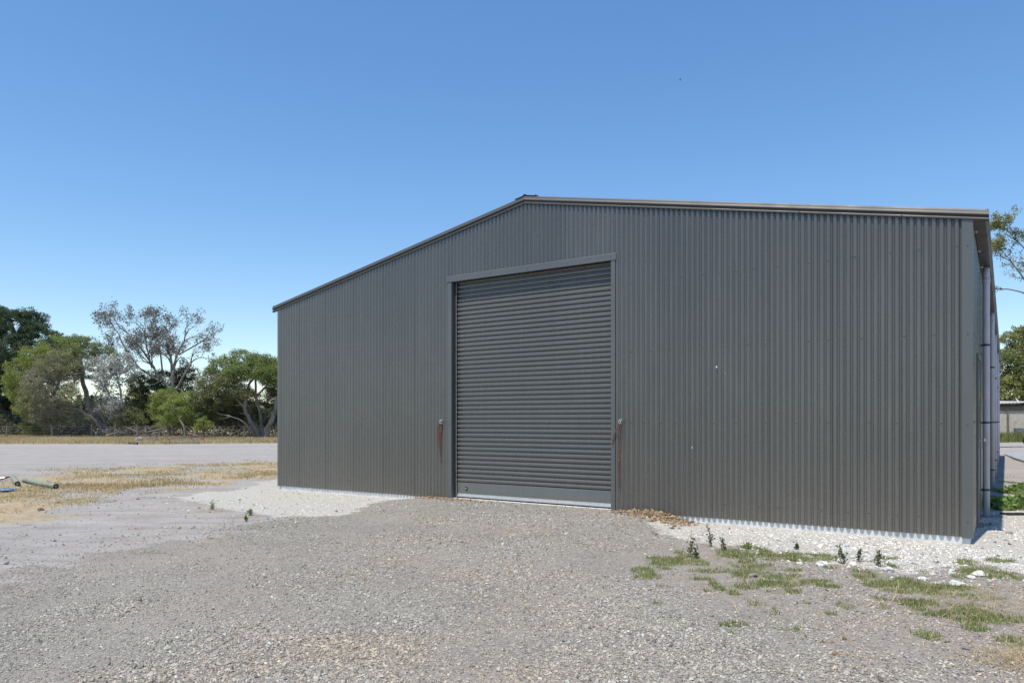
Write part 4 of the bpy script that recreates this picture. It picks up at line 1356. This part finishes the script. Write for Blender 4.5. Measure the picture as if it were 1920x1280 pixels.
def crumple(name, label, cat, c, sx, sy, sz, mat, seed, group=None, sub=3):
    """closed lumpy body"""
    r = np.random.default_rng(seed)
    import bmesh
    bm = bmesh.new(); bmesh.ops.create_icosphere(bm, subdivisions=sub, radius=1)
    A_ = r.normal(size=(7, 3)) * 1.8; ph = r.uniform(0, 6, 7)
    for v in bm.verts:
        p = np.array(v.co); k = 1 + sum(.09 * math.sin(float(A_[i] @ p) * 1.6 + ph[i]) for i in range(7)) + r.uniform(-.05, .05)
        v.co = Vector(p * k); v.co.x *= sx; v.co.y *= sy; v.co.z *= sz
        if v.co.z < -sz * .5: v.co.z = -sz * .5
    me = bpy.data.meshes.new(name); bm.to_mesh(me); bm.free()
    o = link(name, me, mat); o.location = (c[0], c[1], c[2] + sz * .42); o.rotation_euler.z = r.uniform(0, 6)
    tag(o, label, cat, group)
    return o
ROCKW = speckled('white_limestone', (.5, .49, .46), (.74, .73, .7), 12, .9, .5, .01)
ROCKG = speckled('grey_stone', (.16, .155, .15), (.3, .29, .28), 14, .9, .5, .01)
BARKC = speckled('brown_chip', (.18, .1, .05), (.34, .2, .11), 20, .9, .5, .01)
crumple('feed_bag', 'pale grey crumpled bag lying on the grass beside the long dark pole', 'bag', gl(262, 830, 0), .38, .25, .24, speckled('grey_bag', (.3, .31, .33), (.5, .51, .54), 4, .7), 4)
m = MB()
V = []; n = 9
tx, tyy, tz = gl(4, 922, .01)
for i in range(n):
    for j in range(5):
        V.append((tx - .45 + i * .08 + random.uniform(-.02, .02), tyy - .16 + j * .08, tz + .02 + random.uniform(0, .07) * math.sin(i + 1) ** 2))
k = len(V); V += [(x, y, z - .012) for x, y, z in V]
m.add(V, [(i * 5 + j, i * 5 + j + 5, i * 5 + j + 6, i * 5 + j + 1) for i in range(n - 1) for j in range(4)] + [(k + i * 5 + j, k + i * 5 + j + 1, k + i * 5 + j + 6, k + i * 5 + j + 5) for i in range(n - 1) for j in range(4)])
tag(m.build('tarp_scrap', speckled('blue_tarp', (.04, .08, .16), (.2, .27, .36), 9, .5)), 'crumpled scrap of dark blue tarp on the soil at the left edge', 'tarp')
m = MB()
a = Vector(gl(-14, 905, .03)); b = Vector(gl(17, 899, .05))
dv = (b - a); pr = Vector((-dv.y, dv.x, 0)).normalized() * .55
m.mi = 0; m.tube([a + pr, b + pr, b, a], .018, 6)
m.mi = 1
for i in range(1, 10): m.tube([a.lerp(b, i / 10), a.lerp(b, i / 10) + pr], .006, 4)
for i in range(1, 4): m.tube([a + pr * (i / 4), b + pr * (i / 4)], .006, 4)
tag(m.build('mesh_panel', [RUST, GALV]), 'rusty framed wire mesh sheet lying left of the green posts', 'mesh panel')

def wire_panel(name, label, px0, px1, py0, py1, pickets):
    root = empty(name, gl((px0 + px1) / 2, py1, 0)); tag(root, label, 'wire panel', 'collapsed wire panels on the paddock grass')
    inv = root.location
    A0 = Vector(gl(px0, py1, .05)); B0 = Vector(gl(px1 - 8, py1, .08)); A1 = Vector(gl(px0 + 14, py0, .25)); B1 = Vector(gl(px1, py0, .3))
    m = MB(); m.tube([A0 - inv, B0 - inv, B1 - inv, A1 - inv, A0 - inv], .022, 6); m.build('frame', RUST, root)
    m = MB()
    for i in range(1, 16): m.tube([A0.lerp(B0, i / 16) - inv, A1.lerp(B1, i / 16) - inv], .009, 4)
    for i in range(1, 7): m.tube([A0.lerp(A1, i / 7) - inv, B0.lerp(B1, i / 7) - inv], .009, 4)
    m.build('mesh', DULL, root)
    for px, h in pickets:
        p = Vector(gl(px, py1 - 2, 0)) - inv
        m = MB(); limb(m, [p + Vector((.35, 0, 0)), p + Vector((.1, 0, h * .4)), p + Vector((-.1, 0, h))], .028, .02, 5, .1)
        m.build('picket', RUST, root)
wire_panel('wire_panel', 'smaller collapsed grey wire panel on the golden grass with one bent picket', 266, 296, 827, 832, [(293, .6)])
wire_panel('wire_panel', 'larger collapsed grey wire panel on the golden grass with three bent pickets', 308, 380, 827, 833, [(316, .4), (358, .55), (378, .6)])

# ------------------------------------------------------------------ weeds, rocks, small litter near the shed
def weed(label, px, py, h, seed, dark=True, broad=False):
    random.seed(seed)
    x, y, z = gl(px, py, 0)
    root = empty('weed', (x, y, z)); tag(root, label, 'weed', 'weeds growing on the soil around the shed')
    m = MB(); C = []
    for s_ in range(3 if not broad else 5):
        hh_ = h * random.uniform(.6, 1); lx, ly = random.uniform(-.14, .14) * h, random.uniform(-.12, .12) * h
        m.tube([(0, 0, -.01), (lx * .5, ly * .5, hh_ * .5), (lx, ly, hh_)], [.004, .003, .002], 5)
        for k in range(int(34)):
            t = random.uniform(.12, 1); w_ = (.10 if not broad else .3) * h * (1.2 - t) + .004
            C.append((lx * t + random.gauss(0, w_), ly * t + random.gauss(0, w_), hh_ * t + random.gauss(0, .008)))
    m.build('stem', speckled_cache['stem'], root)
    root.rotation_euler = (random.uniform(-.18, .18), random.uniform(-.22, .22), random.uniform(0, 6))
    C = np.array(C); C = C[C[:, 2] > .004]
    ca, cb = ((.045, .07, .035), (.13, .18, .07)) if dark else ((.14, .2, .05), (.3, .38, .12))
    t = rng.uniform(0, 1, (len(C), 1))
    leaves('foliage', C, rng.uniform(.007, .017, len(C)), np.array(ca) * (1 - t) + np.array(cb) * t, LEAF, root, .5)
speckled_cache = {'stem': speckled('weed_stem', (.12, .12, .06), (.22, .2, .1), 20, .8, 0)}
weed('dark bushy weed at the tip of the gravel, right of the brown clod pile', 1294, 1040, .26, 1)
weed('small dark weed leaning beside the bushy weed at the gravel tip', 1306, 1046, .14, 12)
weed('tallest dark weed standing alone on white crushed rock below the wall', 1334, 1026, .23, 2)
weed('short dark weed at the left end of the long grass strip', 1359, 1034, .15, 3)
weed('tiny dark sprig alone on the white rock right of the short weed', 1493, 1030, .07, 4)
weed('dark upright weed just right of the white limestone lump', 1585, 1058, .22, 5)
weed('thin reddish sprig between two upright weeds by the lump', 1610, 1052, .15, 6)
weed('dark upright weed right of the thin reddish sprig', 1647, 1062, .20, 7)
weed('green weed standing on sand at the edge of the pale rock, left of the shed', 398, 957, .19, 8, False)
weed('low spreading green weed between the upright weed and the gravel slope', 468, 966, .10, 9, False, True)
weed('small dark sprig below the spreading weed left of the gravel slope', 462, 978, .09, 10)
weed('low leafy green sprig on white rock above the grass strip', 1402, 1030, .08, 11, False, True)
weed('tiny dry grass tuft at the foot of the right door jamb', 1160, 958, .12, 13, False)

# leafy broadleaf weeds in the light beside the side wall
def broadleaf(label, px, py, R, n, seed):
    x, y, z = gl(px, py, 0)
    root = empty('broadleaf_weed', (x, y, z)); tag(root, label, 'weed', 'broadleaf weeds beside the side wall')
    r2 = rng.uniform(0, 1, n) ** .5; a = rng.uniform(0, 2 * np.pi, n)
    C = np.stack([np.cos(a) * r2 * R, np.sin(a) * r2 * R, .02 + rng.uniform(0, 1, n) * R * .45 * (1.1 - r2 * .7)], 1)
    t = rng.uniform(0, 1, (n, 1))
    leaves('foliage', C, rng.uniform(.025, .055, n), np.array((.12, .2, .045)) * (1 - t) + np.array((.32, .44, .13)) * t, LEAF, root, .7)
    m = MB()
    for k in range(14):
        a_ = random.uniform(0, 6.28); m.tube([(0, 0, 0), (math.cos(a_) * R * .4, math.sin(a_) * R * .4, R * .25), (math.cos(a_) * R * .8, math.sin(a_) * R * .8, R * .2)], .004, 4)
    m.build('stem', speckled_cache['stem'], root)
broadleaf('largest leafy green weed in sun at the right edge beyond the shed corner', 1907, 950, .42, 520, 1)
broadleaf('leafy weed at the edge of the shade left of the largest weed', 1884, 953, .16, 120, 2)
broadleaf('leafy weed behind the largest one in front of the grey path', 1893, 922, .18, 130, 3)
broadleaf('leafy weed cut by the right edge of the picture behind the largest one', 1921, 918, .32, 260, 4)

# flat near-black bar lying by the weeds
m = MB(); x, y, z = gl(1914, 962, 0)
m.box((-.26, -.09, .0), (.5, .09, .022)); o = m.build('dark_bar', speckled('near_black_bar', (.012, .012, .016), (.035, .033, .038), 12, .9), bevel=.006)
o.location = (x, y, z); tag(o, 'flat near-black bar on crushed rock below the leafy weeds at the right edge', 'dark_bar')

for i, (px, py, s_, mt, nm, lab, cat) in enumerate((
        (1543, 1062, .085, ROCKW, 'limestone_lump', 'white limestone lump at the right end of the long grass strip', 'rock'),
        (1500, 1058, .05, ROCKW, 'limestone_lump', 'small white lump set in grass left of the larger limestone lump', 'rock'),
        (1598, 1060, .06, ROCKW, 'limestone_lump', 'pale lump of rubble between the upright weeds', 'rock'),
        (1667, 1070, .07, ROCKW, 'limestone_lump', 'pale broken lump at the foot of the rubble rise', 'rock'),
        (1837, 1078, .075, ROCKW, 'limestone_lump', 'pale knobbly lump in the grass tuft near the right edge', 'rock'),
        (1822, 1084, .05, ROCKW, 'limestone_lump', 'smaller lump left of the knobbly lump in the grass tuft', 'rock'),
        (1790, 1098, .065, ROCKW, 'limestone_lump', 'flat pale lump among dry stalks left of the grass tuft', 'rock'),
        (1730, 1088, .05, ROCKW, 'limestone_lump', 'pale lump at the upper edge of the big grass patch', 'rock'),
        (1893, 997, .045, ROCKG, 'grey_stone', 'single grey stone on white crushed rock right of the shed corner', 'stone'),
        (1412, 1078, .06, ROCKG, 'grey_stone', 'flat dark stone in the middle of the grass patch below the wall', 'stone'),
        (1320, 1068, .035, ROCKG, 'grey_stone', 'small dark flat stone left of the grass patch', 'stone'),
        (1813, 1214, .035, ROCKG, 'grey_stone', 'small dark stone on the grey sand in the lower right', 'stone'),
        (684, 1086, .032, BARKC, 'bark_chip', 'brown bark chip lying alone on the gravel near the middle', 'bark chip'),
        (76, 955, .075, BARKC, 'dirt_lump', 'brown lump of earth at the edge of the left dry grass', 'clod'),
        (108, 942, .06, BARKC, 'dirt_lump', 'dark lump of earth below the lying posts', 'clod'),
        (1565, 1228, .03, BARKC, 'dirt_lump', 'small brown lump among straw at the bottom right', 'clod'),
        (1228, 1003, .04, BARKC, 'dirt_lump', 'orange brown flake below the clod pile', 'clod'))):
    g_ = gl(px, py, 0)
    s_ *= .75
    crumple(nm, lab, cat, g_, s_, s_ * .8, s_ * .55 if nm != 'bark_chip' else s_ * .3, mt, 50 + i, None, 2)

# rubble rise on the right (spilled white rock)
X = []; Y = []
for (cx, cy, sx, sy, n) in ((1690, 1066, .35, .12, 260), (1620, 1052, .4, .2, 200), (1800, 1085, .35, .2, 160), (1380, 1010, .5, .3, 200), (1500, 1030, .8, .35, 320), (1700, 1030, .9, .5, 400), (1870, 1020, .6, .6, 260), (600, 950, 1.6, .9, 420), (470, 940, 1.0, .8, 160)):
    x, y = gpt(cx, cy); X.append(rng.normal(x, sx, n)); Y.append(rng.normal(y, sy, n))
X = np.concatenate(X); Y = np.concatenate(Y); sel = outside_shed(X, Y, .05); X, Y = X[sel], Y[sel]; n = len(X)
cl = np.array([.66, .65, .61]) * rng.uniform(.45, 1.15, (n, 1))
rb_ = stones('rubble', X, Y, np.clip(rng.lognormal(math.log(.010), .45, n), .005, .03), cl, STONE, .7, .2)
tag(rb_, 'loose white limestone pieces scattered over the pale strip along the wall', 'rubble', kind='stuff')

# a bird far up in the sky
bd = empty('bird', at(1275, 150, 70)); tag(bd, 'small dark bird flying high in the clear sky above the shed', 'bird')
m = MB(); m.tube([(-.1, 0, .05), (-.03, 0, .01), (.06, 0, -.03), (.13, 0, -.06)], [.01, .035, .03, .008], 8)
bb_ = m.build('body', speckled('dark_feathers', (.1, .1, .12), (.2, .2, .22), 20, .8, 0), bd, smooth=True)
for s_ in (-1, 1):
    m = MB(); m.add([(-.03, 0, .01), (.04, 0, -.02), (.06, s_ * .18, .06), (-.02, s_ * .2, .08), (-.03, 0, .004), (.04, 0, -.026), (.06, s_ * .18, .055), (-.02, s_ * .2, .075)],
                    [(0, 1, 2, 3), (7, 6, 5, 4), (0, 3, 7, 4), (1, 0, 4, 5), (2, 1, 5, 6), (3, 2, 6, 7)])
    m.build('wing', bb_.data.materials[0], bd)
